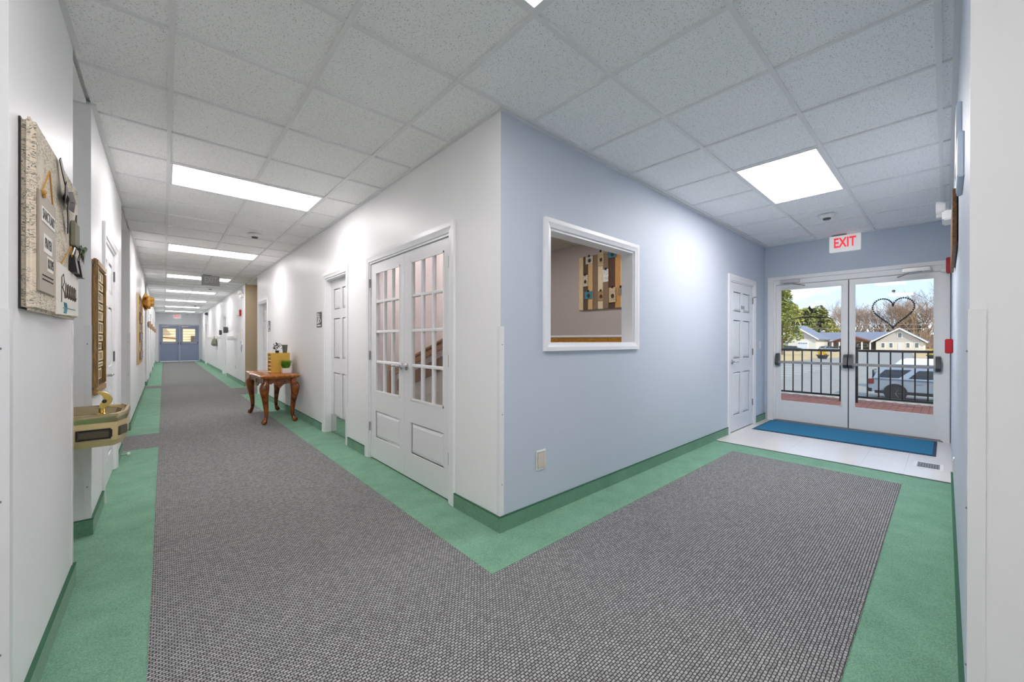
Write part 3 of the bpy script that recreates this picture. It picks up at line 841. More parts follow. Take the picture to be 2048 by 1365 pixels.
strobe((6.85, YS, 2.12), PI, 'red fire alarm strobe with white lens right of the entrance')
strobe((XR, 13.1, 1.98), -PI / 2, 'small red fire alarm on the far right corridor wall')
t = thing('fire_alarm_pull', 'red fire alarm pull station at the right of the entrance doors', 'fire alarm', (5.28, YS, 1.185), PI)
MB().box(-.06, .06, -.05, 0, -.065, .065).build('body', 'red', t, bevel=.006); MB().box(-.04, .04, -.056, -.048, -.025, .005).build('pull_bar', 'plastic', t)
t = thing('security_camera', 'small dark box high on the far right wall', 'camera', (XR, 24.1, 2.5), -PI / 2)
MB().box(-.12, .12, -.10, 0, -.06, .06).build('body', 'charcoal', t, bevel=.01); MB().lathe([(.03, -.10), (.03, -.12), (.002, -.12)], (0, 0, 0), 12, 'y').build('lens', 'dark', t)

# floor vent, door mat
M['vent_grey'] = mat('vent_grey', (142, 142, 142), 0.5)
v = thing('floor_vent', 'small grey floor register in the white tile near the right wall', 'vent', (5.60, .11, .003))
MB().box(-.14, .14, -.10, .10, 0, .003).build('frame', 'plastic', v, bevel=.001)
MB().box(-.105, .105, -.075, .075, .003, .0035).build('dark_back', 'charcoal', v)
for q in range(9): MB().box(-.105, .105, -.073 + q * .0175, -.064 + q * .0175, .0035, .006).build('slat', 'vent_grey', v)
M['mat_blue'] = mat('blue_mat_pile', (62, 128, 164), 0.95, spec=.1, bump=.6, bscale=420, var=.22, vscale=160)
M['mat_edge'] = mat('mat_rubber_edge', (44, 66, 92), 0.8)
mt = thing('door_mat', 'long teal blue entrance mat with dark rubber edge', 'mat', (6.63, .94, .003))
MB().box(-.53, .38, -.875, .86, 0, .004).build('rubber_border', 'mat_edge', mt)
MB().box(-.505, .355, -.85, .835, .004, .011).build('pile', 'mat_blue', mt, bevel=.003)

# ------------------------------------------------------------------ decals on the entrance glass
M['decal'] = mat('black_vinyl', (16, 15, 14), 0.5)
lg = thing('window_decal', 'black vinyl flame logo with reversed lettering on the left glass door', 'decal', (XE + .047, 1.345, 0), -PI / 2)
text('lettering', 'THE ALTAR', .088, 'decal', lg, (0.005, -.001, 1.49), rot=(PI / 2, 0, PI), sx=1.02, extrude=.0006, bold=.001)
arc = []
for s_, rr in ((1, 0), (-1, 1)):
    pass
top = [(-.272 + .544 * q / 20, 1.556 + .038 * math.sin(PI * q / 20) ) for q in range(21)]
bot = [(p[0], p[1] - .002 - .018 * math.sin(PI * q / 20)) for q, p in enumerate(top)]
MB().prism(top + bot[::-1], 'y', -.002, .0).build('arc', 'decal', lg)
def flame(pts): MB().prism(pts, 'y', -.002, 0).build('flame', 'decal', lg)
flame([(-.005, 1.612), (.025, 1.625), (.045, 1.65), (.05, 1.675), (.038, 1.70), (.015, 1.725), (.008, 1.755), (-.008, 1.735), (-.012, 1.71), (.0, 1.685), (.018, 1.66), (.015, 1.635)])
flame([(-.012, 1.622), (.0, 1.64), (-.006, 1.66), (-.022, 1.68), (-.028, 1.70), (-.032, 1.68), (-.022, 1.655), (-.014, 1.64)])
flame([(-.022, 1.615), (-.015, 1.625), (-.035, 1.65), (-.045, 1.68), (-.056, 1.665), (-.05, 1.64), (-.038, 1.625)])
ht = thing('heart_garland', 'heart outline of black beads hanging on the right glass door', 'garland', (XE + .047, .46, 1.55), -PI / 2)
hb = MB()
hp = []
for q in range(200):
    a_ = 2 * PI * q / 200
    hp.append((.0122 * 16 * math.sin(a_) ** 3, .0138 * (13 * math.cos(a_) - 5 * math.cos(2 * a_) - 2 * math.cos(3 * a_) - math.cos(4 * a_)) + .075))
acc = 0; last = None
for p in hp + hp[:1]:
    if last is not None:
        acc += math.hypot(p[0] - last[0], p[1] - last[1])
    if last is None or acc > .0185:
        hb.ball((p[0], -.010, p[1]), .0105, 6, 4); acc = 0
    last = p
hb.build('bead_string', 'dark', ht, smooth=1.0)
hk = thing('suction_hook', 'small clear suction hook above the bead heart', 'hook', (XE + .047, .455, 1.885), -PI / 2)
MB().lathe([(.018, 0), (.014, -.006), (.006, -.012), (.002, -.013)], n=12, axis='y').build('cup', 'steel', hk, smooth=.6)
MB().tube([(0, -.01, 0), (0, -.018, -.015), (.008, -.022, -.03), (.014, -.02, -.02)], .003, 6).build('hook', 'chrome', hk)

# ------------------------------------------------------------------ restroom signs
M['sign_grey'] = mat('restroom_sign_grey', (72, 72, 76), 0.5)
def restroom(loc, label):
    t = thing('restroom_sign', label, 'sign', loc, -PI / 2, 'restroom door signs')
    MB().box(-.11, .11, -.006, 0, -.105, .105).build('plate', 'sign_grey', t, bevel=.002)
    MB().box(-.085, -.02, -.0075, -.006, -.055, .09).build('white_block', 'plastic', t)
    p = MB().ball((-.052, -.008, .065), .012, 8, 5, (1, .2, 1)).prism([(-.066, .045), (-.038, .045), (-.044, -.04), (-.06, -.04)], 'y', -.0085, -.0074)
    p.build('figure', 'sign_grey', t)
    wc = MB().ball((.03, -.007, .07), .011, 8, 5, (1, .2, 1))
    wc.tube([(.03, -.007, .055), (.03, -.007, .01), (.06, -.007, .005), (.075, -.007, -.03)], .006, 6)
    wc.tube([(.03 + .034 * math.cos(q * PI / 8 + 2.0), -.007, -.012 + .034 * math.sin(q * PI / 8 + 2.0)) for q in range(13)], .005, 6)
    wc.build('wheelchair_symbol', 'plastic', t)
    MB().box(-.085, .085, -.0075, -.006, -.09, -.07).build('tactile_strip', 'plastic', t)
restroom((XR, 5.785, 1.51), 'dark grey restroom sign beside the recessed door')
restroom((XR, 9.22, 1.51), 'dark grey restroom sign further down by the second door')

# ------------------------------------------------------------------ drinking fountain in the alcove
M['brass_basin'] = mat('stainless_bronze_basin', (208, 190, 150), 0.22, 1.0)
M['fount'] = mat('beige_enamel', (216, 194, 142), 0.35, 0.0, var=.03, vscale=3)
M['brass'] = mat('brass', (222, 190, 110), 0.2, 1.0)
M['louver'] = mat('bronze_louver', (96, 88, 72), 0.4, 0.5)
fo = thing('drinking_fountain', 'beige and bronze wall mounted drinking fountain in the left alcove', 'drinking fountain', (-.99, 3.26, .64))
def plan(o=0.0, back=0.0):
    """half-octagon outline: long sides along x, chamfered front corners"""
    return [(back, -.20 - o), (.79 + o * .4, -.20 - o), (.797 + o * .4, -.196 - o), (.828 + o * .5, -.10 - o * .4), (.828 + o * .5, .135 + o * .4), (.797 + o * .4, .235 + o), (back, .235 + o)]
bodyr = [[(p[0], p[1], z) for p in plan(oo)] for oo, z in ((-.03, 0.0), (.0, .035), (.006, .135))]
MB().loft(bodyr).build('body', 'fount', fo, smooth=.4)
rim = [[(p[0], p[1], z) for p in plan(oo)] for oo, z in ((.006, .136), (.016, .155), (.016, .172), (.010, .180), (-.012, .182), (-.035, .170), (-.05, .168), (-.075, .140))]
MB().loft(rim, cap=False).add(rim[-1], [tuple(range(7))]).build('basin', 'brass_basin', fo, smooth=.5)
MB().box(.66, .78, -.207, -.19, .055, .095).build('louver_recess', 'dark', fo)
MB().box(.645, .775, -.212, -.206, .047, .054).box(.645, .775, -.212, -.206, .096, .103).box(.645, .651, -.212, -.206, .054, .096).box(.769, .775, -.212, -.206, .054, .096).build('push_bar_rim', 'dark', fo)
MB().box(.652, .768, -.216, -.2, .056, .094).build('push_bar', 'louver', fo, bevel=.004)
sp = MB().prism([(.798, -.185), (.826, -.11), (.836, -.112), (.810, -.188)], 'z', .055, .105).build('side_push_bar', 'louver', fo, bevel=.003)
MB().lathe([(.022, .15), (.022, .166), (.012, .175), (.012, .20), (.002, .205)], (.73, -.08, 0), 14).build('bubbler_base', 'brass', fo, smooth=.6)
hood = []
for q in range(9):
    a_ = -.5 + 2.0 * q / 8
    hood.append([(.725 + .035 * math.sin(a_) + 0, -.08 + yy, .205 + .052 * (1 - math.cos(a_)) + .018 * q / 8 * 2) for yy in (-.032, .032)] )
bb_ = MB()
ring = []
sil = [(-.012, .200), (.010, .200), (.020, .212), (.034, .226), (.038, .250), (.030, .274), (.010, .290), (-.022, .297), (-.026, .288), (-.004, .276), (.004, .258), (-.002, .240), (-.014, .222)]
bb_.prism([(p[0] + .735, p[1]) for p in sil], 'y', -.10, -.065)
bb_.build('bubbler_guard', 'brass', fo, bevel=.004)
MB().lathe([(.010, -.101), (.010, -.108), (.002, -.108)], (.742, 0, .24), 12, 'y').build('bubbler_nozzle', 'dark', fo)

# ------------------------------------------------------------------ notice board of script printed fabric
def script_fabric():
    m = bpy.data.materials.new('script_print_fabric'); m.use_nodes = True
    t = m.node_tree; p = t.nodes['Principled BSDF']; p.inputs['Roughness'].default_value = 0.85
    co = t.nodes.new('ShaderNodeTexCoord')
    mpn = t.nodes.new('ShaderNodeMapping'); mpn.inputs['Scale'].default_value = (22, 22, 62)
    n = t.nodes.new('ShaderNodeTexNoise'); n.inputs['Scale'].default_value = 1.0; n.inputs['Detail'].default_value = 3; n.inputs['Distortion'].default_value = 2.4
    t.links.new(co.outputs['Object'], mpn.inputs['Vector']); t.links.new(mpn.outputs['Vector'], n.inputs['Vector'])
    r = t.nodes.new('ShaderNodeValToRGB'); el = r.color_ramp.elements
    el[0].position = .455; el[0].color = (0, 0, 0, 1); el[1].position = .545; el[1].color = (0, 0, 0, 1)
    e = el.new(.499); e.color = (1, 1, 1, 1)
    n2 = t.nodes.new('ShaderNodeTexNoise'); n2.inputs['Scale'].default_value = 9
    t.links.new(co.outputs['Object'], n2.inputs['Vector'])
    r2 = t.nodes.new('ShaderNodeValToRGB'); r2.color_ramp.elements[0].position = .34; r2.color_ramp.elements[1].position = .5
    t.links.new(n2.outputs['Fac'], r2.inputs['Fac'])
    mu = t.nodes.new('ShaderNodeMath'); mu.operation = 'MULTIPLY'
    t.links.new(n.outputs['Fac'], r.inputs['Fac']); t.links.new(r.outputs['Color'], mu.inputs[0]); t.links.new(r2.outputs['Color'], mu.inputs[1])
    mc = t.nodes.new('ShaderNodeMixRGB'); mc.inputs['Color1'].default_value = (*s2l((226, 214, 194)), 1); mc.inputs['Color2'].default_value = (*s2l((70, 60, 52)), 1)
    t.links.new(mu.outputs[0], mc.inputs['Fac']); t.links.new(mc.outputs['Color'], p.inputs['Base Color'])
    return m
M['script'] = script_fabric()
nb = thing('notice_board', 'padded notice board covered in cream script print fabric', 'notice board', (XL + .001, 1.945, 1.32), PI / 2)
NW, NH = .84, .62
MB().box(.0, NW, -.034, -.004, .0, NH).build('padding', 'script', nb, bevel=.012, seg=3)
MB().box(.006, NW - .006, -.004, 0, .006, NH - .006).build('dark_back', 'dark', nb)  # black layer stands in for the shadow line behind the padding
M['card_taupe'] = mat('taupe_card', (170, 158, 142), 0.5)
M['card_white'] = mat('white_card', (236, 232, 224), 0.55)
M['twine'] = mat('jute_twine', (196, 146, 66), 0.9)
M['ink'] = mat('black_ink', (40, 36, 34), 0.6)
sg = thing('hanging_sign', 'taupe plaque reading sanctuary prayer rooms hung on twine', 'sign', (XL + .033, 1.965, 1.385), PI / 2)
MB().box(0, .26, -.008, 0, 0, .335).build('plaque', 'card_taupe', sg, bevel=.003)
for zz, x0, x1, tx, hh in ((.262, .03, .235, 'SANCTUARY', .05), (.17, .06, .185, 'PRAYER', .062), (.105, .115, .205, 'ROOMS', .052)):
    MB().box(x0, x1, -.0095, -.008, zz - hh / 2, zz + hh / 2).build('white_label', 'card_white', sg)
    text('lettering', tx, .05, 'ink', sg, ((x0 + x1) / 2, -.0098, zz), sx=(x1 - x0) * .92 / (len(tx) * .032), extrude=.0004)
br_ = MB()
for q in range(26): br_.ball((.045 + (q % 13) * .013 + (q // 3 % 2) * .004, -.0085, .045 + (q // 13) * .014), .0025, 5, 3)
br_.build('raised_dots', 'ink', sg)
MB().tube([(.04, -.006, .328), (.125, -.012, .43), (.22, -.006, .328)], .0022, 6).build('twine', 'twine', sg)
MB().ball((.04, -.010, .332), .009, 7, 5).ball((.047, -.010, .322), .007, 6, 4).build('knot', 'twine', sg)
cd = thing('hanging_card', 'white card with brush script and a teal arrow hung from clips', 'card', (XL + .034, 2.27, 1.325), PI / 2)
MB().prism([(0, 0), (.46, .012), (.46, .19), (0, .20)], 'y', -.008, 0).build('card', 'card_white', cd)
M['brown_ink'] = mat('brown_ink', (74, 58, 46), .6); M['teal_ink'] = mat('teal_ink', (88, 142, 152), .6)
scr = MB()
scr.tube([(.05, -.009, .05), (.055, -.009, .15), (.09, -.009, .165), (.11, -.009, .135), (.07, -.009, .11), (.11, -.009, .09), (.12, -.009, .07)], .0016, 5)
for q in range(5):
    xx = .14 + q * .052
    scr.tube([(xx, -.009, .135), (xx - .006, -.009, .10), (xx + .004, -.009, .072), (xx + .024, -.009, .085), (xx + .026, -.009, .13), (xx + .03, -.009, .075), (xx + .05, -.009, .09)], .0014, 5)
scr.build('brush_script', 'brown_ink', cd)
ar = MB().tube([(.09, -.009, .03), (.36, -.009, .035)], .0022, 5)
for q in range(3):
    ar.tube([(.10 + q * .022, -.009, .052), (.12 + q * .022, -.009, .031), (.10 + q * .022, -.009, .010)], .002, 5)
ar.build('arrow', 'teal_ink', cd)
MB().tube([(.06, -.006, .198), (.22, -.014, .30), (.33, -.006, .193)], .0022, 6).build('twine', 'twine', cd)
bw = thing('ribbon_bow', 'black satin bow pinned on the notice board', 'bow', (XL + .032, 2.38, 1.80), PI / 2)
M['satin'] = mat('black_satin', (20, 18, 18), 0.55)
def ribbon(name, pts, wd):
    """flat satin strip following pts, wd wide, 3 mm thick"""
    rg = []
    for k_, p_ in enumerate(pts):
        a_, b_ = Vector(pts[max(k_ - 1, 0)]), Vector(pts[min(k_ + 1, len(pts) - 1)])
        d_ = (b_ - a_).normalized(); w2 = d_.cross(Vector((0, 1, 0))).normalized() * wd[k_] / 2; n2 = Vector((0, .0015, 0))
        c_ = Vector(p_); rg.append([c_ - w2 - n2, c_ + w2 - n2, c_ + w2 + n2, c_ - w2 + n2])
    MB().loft(rg).build(name, 'satin', bw, smooth=1.0)
for sgn in (-1, 1):
    ribbon('loop', [(0, -.012, 0), (sgn * .03, -.016, .016), (sgn * .07, -.024, .026), (sgn * .092, -.027, .01), (sgn * .085, -.024, -.014), (sgn * .05, -.018, -.016), (0, -.014, -.002)], [.018, .034, .044, .046, .044, .034, .018])
    ribbon('tail', [(0, -.022, 0), (sgn * .02 - .02, -.02, .04 * -sgn), (sgn * .045 - .03 * (sgn < 0), -.016, .085 * -sgn), (sgn * .07 - .03 * (sgn < 0), -.012, .125 * -sgn)], [.016, .028, .034, .030])
MB().ball((0, -.016, 0), .015, 10, 6, (1, .7, 1.2)).build('knot', 'satin', bw, smooth=1)
tg = thing('wooden_tag', 'small wooden tag with green leaves at the board edge', 'ornament', (XL + .032, 2.60, 1.62), PI / 2)
M['sage'] = mat('sage_leaf', (92, 102, 74), 0.7); M['tagwood'] = mat('grey_tag_wood', (128, 126, 106), 0.7)
MB().box(-.05, .08, -.02, -.006, .02, .13).build('tag', 'tagwood', tg, bevel=.003)
MB().tube([(.02, -.012, .13), (.03, -.015, .17), (.045, -.013, .13)], .0025, 5).build('wire_loop', 'charcoal', tg)
lf = MB()
for q in range(16):
    a_ = random.uniform(-2.9, .2); r_ = random.uniform(.04, .085); c_ = (random.uniform(-.03, .05), -.022 - random.uniform(0, .015), .02)
    tip = (c_[0] + r_ * math.cos(a_), c_[1] - .008, c_[2] + r_ * math.sin(a_))
    nx_, nz_ = -math.sin(a_) * .012, math.cos(a_) * .012
    mid_ = ((c_[0] + tip[0]) / 2, c_[1] - .008, (c_[2] + tip[2]) / 2)
    lf.quad(c_, (mid_[0] + nx_, mid_[1], mid_[2] + nz_), tip, (mid_[0] - nx_, mid_[1], mid_[2] - nz_))
lf.build('leaves', 'sage', tg, fix=False)
cl = thing('binder_clip', 'black binder clip beside the white card', 'clip', (XL + .032, 2.56, 1.52), PI / 2, 'black clips on the notice board')
MB().prism([(0, 0), (-.03, .0), (-.02, .075), (-.008, .075)], 'x', -.03, .03).build('jaw', 'dark', cl)
MB().tube([(-.02, -.012, .07), (-.014, -.02, .11), (.014, -.02, .11), (.02, -.012, .07)], .003, 5).build('lever', 'steel', cl)
c2 = copy_tree(cl); c2.location = (XL + .032, 2.70, 1.515); c2['label'] = 'black binder clip at the far edge of the notice board'

# ------------------------------------------------------------------ gilt framed sign of letter tiles
gs = thing('framed_sign', 'tall gilt framed sign of cream letter blocks on the left wall', 'framed sign', (XL, 3.63, .868), PI / 2)
W_, H_ = .50, .882
for q in ((0, W_, 0, .045), (0, W_, H_ - .045, H_), (0, .045, .045, H_ - .045), (W_ - .045, W_, .045, H_ - .045)):
    MB().box(q[0], q[1], -.028, 0, q[2], q[3]).build('frame_rail', 'frame_wood', gs, bevel=.007)
M['sign_black'] = mat('sign_backing', (62, 54, 42), .7); M['cream_tile'] = mat('cream_block', (222, 208, 168), .55, var=.06, vscale=20); M['tile_ink'] = mat('dark_block_print', (92, 82, 60), .6)
MB().box(.045, W_ - .045, -.008, 0, .045, H_ - .045).build('dark_back', 'sign_black', gs)
zz = H_ - .055
hts = [.075, .06, .075, .05, .072, .085, .05, .055, .075, .04, .08]
for k_, hh in enumerate(hts):
    x0, x1 = .055 + (.05 if k_ in (7,) else 0), W_ - .055 - (.08 if k_ in (7, 10) else 0)
    bl = MB().box(x0, x1, -.014, -.008, zz - hh + .008, zz).build('word_block', 'cream_tile', gs, bevel=.002)
    pr_ = MB(); nx = 4 + (k_ * 3) % 4; st_ = (x1 - x0 - .04) / nx
    for c in range(nx):
        xa = x0 + .02 + c * st_
        sh = (c * 7 + k_ * 5) % 3
        zl, zh = zz - hh + .018, zz - .010
        pr_.box(xa, xa + st_ * .18, -.0148, -.0139, zl, zh)
        if sh != 1: pr_.box(xa, xa + st_ * .6, -.0148, -.0139, zh - .008, zh)
        if sh != 2: pr_.box(xa + st_ * .42, xa + st_ * .6, -.0148, -.0139, zl, zh)
    pr_.build('print', 'tile_ink', bl, fix=False, kind='stuff')
    zz -= hh + .003
# ------------------------------------------------------------------ photo collage with burlap bow on the far left wall
M['burlap'] = mat('burlap', (212, 160, 78), 0.9, bump=.6, bscale=300, var=.15, vscale=30)
M['wicker'] = mat('light_wood_lattice', (196, 172, 130), 0.7)
cb = thing('photo_collage', 'tall wooden lattice hung with photos on the left corridor wall', 'collage', (XL, 9.15, .80), PI / 2)
for q in ((0, 1.5, 0, .04), (0, 1.5, 1.18, 1.22), (0, .05, .04, 1.18), (1.45, 1.5, .04, 1.18)):
    MB().box(q[0], q[1], -.03, 0, q[2], q[3]).build('frame_rail', 'wicker', cb, bevel=.004)
for q in range(9): MB().box(.12 + q * .15, .15 + q * .15, -.018, -.004, .04, 1.18).build('slat', 'wicker', cb)
for q in range(6): MB().tube([(.03, -.022, .2 + q * .16), (.75, -.03, .17 + q * .16), (1.47, -.022, .2 + q * .16)], .004, 5).build('string', 'twine', cb)
pm = [mat('photo_%d' % i, c, .4, var=.5, vscale=25) for i, c in enumerate([(86, 66, 60), (206, 196, 190), (120, 92, 84), (226, 220, 214), (60, 52, 56), (170, 140, 130)])]
ORD = ['first', 'second', 'third', 'fourth', 'fifth', 'sixth', 'seventh']
for r in range(6):
    for c in range(7):
        x_ = .08 + c * .195 + random.uniform(-.02, .02); z_ = .09 + r * .165 + random.uniform(-.02, .02)
        o = MB().box(x_, x_ + .12, -.040, -.034, z_, z_ + .13).build('photo_print', pm[(r * 3 + c * 5) % 6])
        o.location = cb.location; o.rotation_euler = (0, 0, PI / 2)
        tag(o, 'corridor collage photo, %s row from the bottom, %s from the near edge' % (ORD[r], ORD[c]), 'photo', 'photos on the corridor collage')
bo = thing('burlap_bow', 'big tan burlap bow on the top of the photo collage', 'bow', (XL + .03, 9.55, 1.90), PI / 2)
for q in range(15):
    a_ = q * 2.4; ring_ = .055 + .075 * (q % 3) / 2; c_, s_ = math.cos(a_), math.sin(a_)
    yy = -.15 + .045 * (q % 3)
    pts = [Vector((0, -.02, 0)), Vector((c_ * ring_ * .6, yy * .6, s_ * ring_ * .6)), Vector((c_ * ring_ * 1.15, yy, s_ * ring_ * 1.15)), Vector((c_ * ring_ * 1.1, yy - .03, s_ * ring_ * 1.1)), Vector((c_ * ring_ * .45, yy - .025, s_ * ring_ * .45)), Vector((0, -.04, 0))]
    rg = []
    for k_, p_ in enumerate(pts):
        t2 = Vector((-s_, 0, c_)) * (.022, .045, .055, .055, .042, .02)[k_]; n2 = Vector((c_ * .003, .003, s_ * .003))
        rg.append([p_ - t2 - n2, p_ + t2 - n2, p_ + t2 + n2, p_ - t2 + n2])
    MB().loft(rg).build('loop', 'burlap', bo, smooth=1.0)
for q in (-.12, -.03, .06): MB().loft([[(q, -.02, -.05), (q + .05, -.02, -.05), (q + .05, -.025, -.05), (q, -.025, -.05)], [(q - .03, -.03, -.42 + q), (q + .02, -.03, -.45 + q), (q + .02, -.035, -.45 + q), (q - .03, -.035, -.42 + q)]]).build('tail', 'burlap', bo)
# ------------------------------------------------------------------ carved console table
tb_ = thing('console_table', 'carved cherry wood console table with cabriole legs against the white wall', 'table', (1.285, 7.19, 0))
def top_outline(ins=0.0):
    hx, hy = .255 - ins, .67 - ins
    pts = []
    def side(a, b, bulge, n=10):
        for q in range(n):
            t_ = q / n; x_ = a[0] + (b[0] - a[0]) * t_; y_ = a[1] + (b[1] - a[1]) * t_
            L_ = math.hypot(b[0] - a[0], b[1] - a[1]); nx_, ny_ = (b[1] - a[1]) / L_, -(b[0] - a[0]) / L_
            o_ = bulge * (math.sin(PI * t_) - .55 * abs(math.sin(2 * PI * t_)))
            pts.append((x_ + nx_ * o_, y_ + ny_ * o_))
    side((-hx, -hy), (hx, -hy), .018); side((hx, -hy), (hx, hy), .0); side((hx, hy), (-hx, hy), .018); side((-hx, hy), (-hx, -hy), .035, 16)
    return pts
rings = [[(x_, y_, z_) for x_, y_ in top_outline(i_)] for i_, z_ in ((.03, .662), (.012, .668), (.012, .678), (.0, .684), (-.004, .694), (.002, .704), (.016, .71))]
MB().loft(rings).build('table_top', 'table_top', tb_, smooth=.7)
def scallop(a0, a1, n=24):
    pts = [(a1, .665), (a0, .665)]
    for q in range(n + 1):
        t_ = q / n; a_ = a0 + (a1 - a0) * t_
        z_ = .585 - .055 * math.exp(-((t_ - .5) / .13) ** 2) - .02 * abs(math.cos(2 * PI * t_)) + .012 * math.sin(6 * PI * t_) ** 2
        if t_ < .06 or t_ > .94: z_ = .55
        pts.append((a_, z_))
    return pts
for x0, x1 in ((-.205, -.185), (.185, .205)):
    MB().prism(scallop(-.57, .57), 'x', x0, x1).build('apron', 'table_carve', tb_)
for y0, y1 in ((-.60, -.58), (.58, .60)):
    MB().prism(scallop(-.17, .17), 'y', y0, y1).build('apron', 'table_carve', tb_)
for ys_, xs_ in ((-1, -1), (-1, 1), (1, -1), (1, 1)):     # carved shell bosses on the aprons
    pass
for (px_, py_, sx2, sy2) in ((-.21, 0, .25, 1.2), (0, -.605, 1.2, .25)):
    MB().ball((px_, py_, .60), .05, 12, 8, (sx2, sy2, .8)).build('carved_shell', 'table_carve', tb_, smooth=1)
for sx1 in (-1, 1):
    for sy1 in (-1, 1):
        bx_, by_ = sx1 * .175, sy1 * .585
        prof = [(0.0, .665, .038), (.004, .60, .044), (.026, .555, .060), (.036, .50, .062), (.030, .44, .052), (.014, .35, .041), (.0, .25, .033), (-.008, .16, .027), (-.004, .10, .024), (.012, .06, .027), (.030, .04, .036), (.036, .022, .036), (.034, .008, .026)]
        path = [(bx_ + sx1 * o_ * .7, by_ + sy1 * o_ * .7, z_) for o_, z_, r_ in prof]
        lg_ = MB().tube(path, [r_ for _, _, r_ in prof], 14).build('leg', 'table_wood', tb_, smooth=1.0)
        MB().ball((path[3][0] + sx1 * .012, path[3][1] + sy1 * .012, .52), .052, 12, 8, (1, 1, 1.2)).build('carved_knee', 'table_carve', lg_, smooth=1)
        MB().lathe([(.018, .0), (.022, .004), (.018, .010)], (path[-1][0], path[-1][1], 0), 10).build('glide', 'dark', lg_)
# paper organiser
og = thing('paper_organizer', 'yellow pine paper organizer with five slots on the table', 'organizer', (1.26, 7.10, .71))
OW, OD, OH = .265, .275, .31
MB().box(0, OW, 0, .012, 0, OH).build('side_panel', 'organizer', og); MB().box(0, OW, OD - .012, OD, 0, OH).build('side_panel', 'organizer', og)
MB().box(OW - .008, OW, .012, OD - .012, 0, OH).build('back_panel', 'organizer_in', og); MB().box(0, OW - .008, .012, OD - .012, OH - .01, OH).build('top_panel', 'organizer', og)
M['pale_shelf'] = mat('pale_shelf', (236, 224, 190), .5)
for q in range(5):
    MB().box(.002, OW - .008, .012, OD - .012, .004 + q * .06, .012 + q * .06).build('shelf', 'pale_shelf', og)
# things on the organiser
M['dark_leaf'] = mat('dark_dried_flower', (52, 44, 46), .8); M['cup'] = mat('olive_grey_cup', (104, 108, 96), .4)
cp = thing('pencil_cup', 'olive grey cup standing on top of the organizer', 'cup', (1.465, 7.16, .71 + OH))
MB().lathe([(.002, .002), (.026, .002), (.03, .0), (.042, .13), (.038, .13), (.025, .006), (.002, .006)], n=20).build('cup_wall', 'cup', cp, smooth=.6)
fl = thing('dried_flowers', 'bunch of dark dried flowers in a short pot on the organizer', 'flowers', (1.365, 7.24, .71 + OH))
MB().lathe([(.002, 0), (.03, 0), (.036, .035), (.032, .036), (.002, .03)], n=16).build('pot', 'dark', fl, smooth=.6)
bl_ = MB()
for q in range(90):
    a_ = random.uniform(0, 2 * PI); r_ = random.uniform(.01, .07); z_ = random.uniform(.03, .15)
    c_ = Vector((r_ * math.cos(a_), r_ * math.sin(a_), z_)); d_ = Vector((random.uniform(-1, 1), random.uniform(-1, 1), random.uniform(-.3, 1))).normalized() * .03
    e_ = d_.cross(Vector((0, 0, 1))).normalized() * .011
    bl_.quad(c_, c_ + d_ * .5 + e_, c_ + d_, c_ + d_ * .5 - e_)
bl_.build('blooms', 'dark_leaf', fl, fix=False, kind='stuff')
wb = thing('paper_note', 'crumpled white note on the organizer top', 'paper', (1.30, 7.19, .71 + OH))
MB().loft([[(-.03, -.05, 0), (.03, -.05, 0), (.03, .05, 0), (-.03, .05, 0)], [(-.026, -.04, .012), (.028, -.045, .02), (.024, .05, .03), (-.028, .04, .018)], [(-.005, -.02, .05), (.026, -.02, .045), (.02, .03, .055), (0, .03, .05)]]).build('sheet', 'card_white', wb)
# small plant
pl = thing('potted_plant', 'small bright green grass plant in a white box pot on the table', 'plant', (1.44, 6.96, .71))
MB().box(-.055, .055, -.055, .055, 0, .075).build('pot', 'plastic', pl, bevel=.004)
M['grass'] = mat('plastic_grass', (92, 152, 40), .6, var=.35, vscale=40)
gb = MB()
for q in range(340):
    a_ = random.uniform(0, 2 * PI); r0 = random.uniform(0, .04); sp_ = random.uniform(.0, .095); h_ = random.uniform(.06, .14)
    p0_ = Vector((r0 * math.cos(a_), r0 * math.sin(a_), .072)); p1_ = p0_ + Vector((sp_ * .4 * math.cos(a_), sp_ * .4 * math.sin(a_), h_ * .65)); p2_ = p0_ + Vector((sp_ * math.cos(a_), sp_ * math.sin(a_), h_))
    w_ = Vector((-math.sin(a_ + q), math.cos(a_ + q), 0)) * .004
    gb.add([p0_ - w_, p0_ + w_, p1_ + w_, p1_ - w_, p2_], [(0, 1, 2, 3), (3, 2, 4)])
gb.build('grass_blades', 'grass', pl, fix=False, kind='stuff')

# ------------------------------------------------------------------ stair room and office fittings
hr = thing('stair_rail', 'brown wooden stair rail behind the french doors', 'stair rail', (2.55, 0, 0))
def slab(y0, z0, y1, z1, t_, x0=-.09, x1=-.05): return MB().prism([(y0, z0), (y1, z1), (y1, z1 + t_), (y0, z0 + t_)], 'x', x0, x1)
slab(5.45, .68, 3.3, 1.34, .075).build('rail_board', 'rail_wood', hr, bevel=.01)
slab(5.45, .765, 3.3, 1.425, .03, -.11, -.03).build('rail_cap', 'rail_wood', hr, bevel=.008)
slab(5.30, .50, 3.3, 1.12, .16, -.03, -.002).build('skirt_board', mat('umber_board', (122, 84, 62), .5), hr)
MB().box(-.10, -.04, 5.40, 5.52, .0, .86).build('newel_post', 'rail_wood', hr, bevel=.01)
ob = thing('plank_photo_board', 'board of mixed wood planks hung with photos in the office', 'photo board', (4.75, 3.74, 1.69), -PI / 2)
pc = [(236, 214, 172), (104, 82, 66), (226, 186, 130), (140, 118, 96), (240, 224, 190), (146, 122, 98), (96, 70, 56), (214, 160, 96), (236, 216, 176), (120, 98, 80), (222, 178, 118), (100, 76, 60)]
xx = 0.0
pw = [.082, .095, .083, .09, .09, .095, .105, .09, .08, .09, .09, .09]
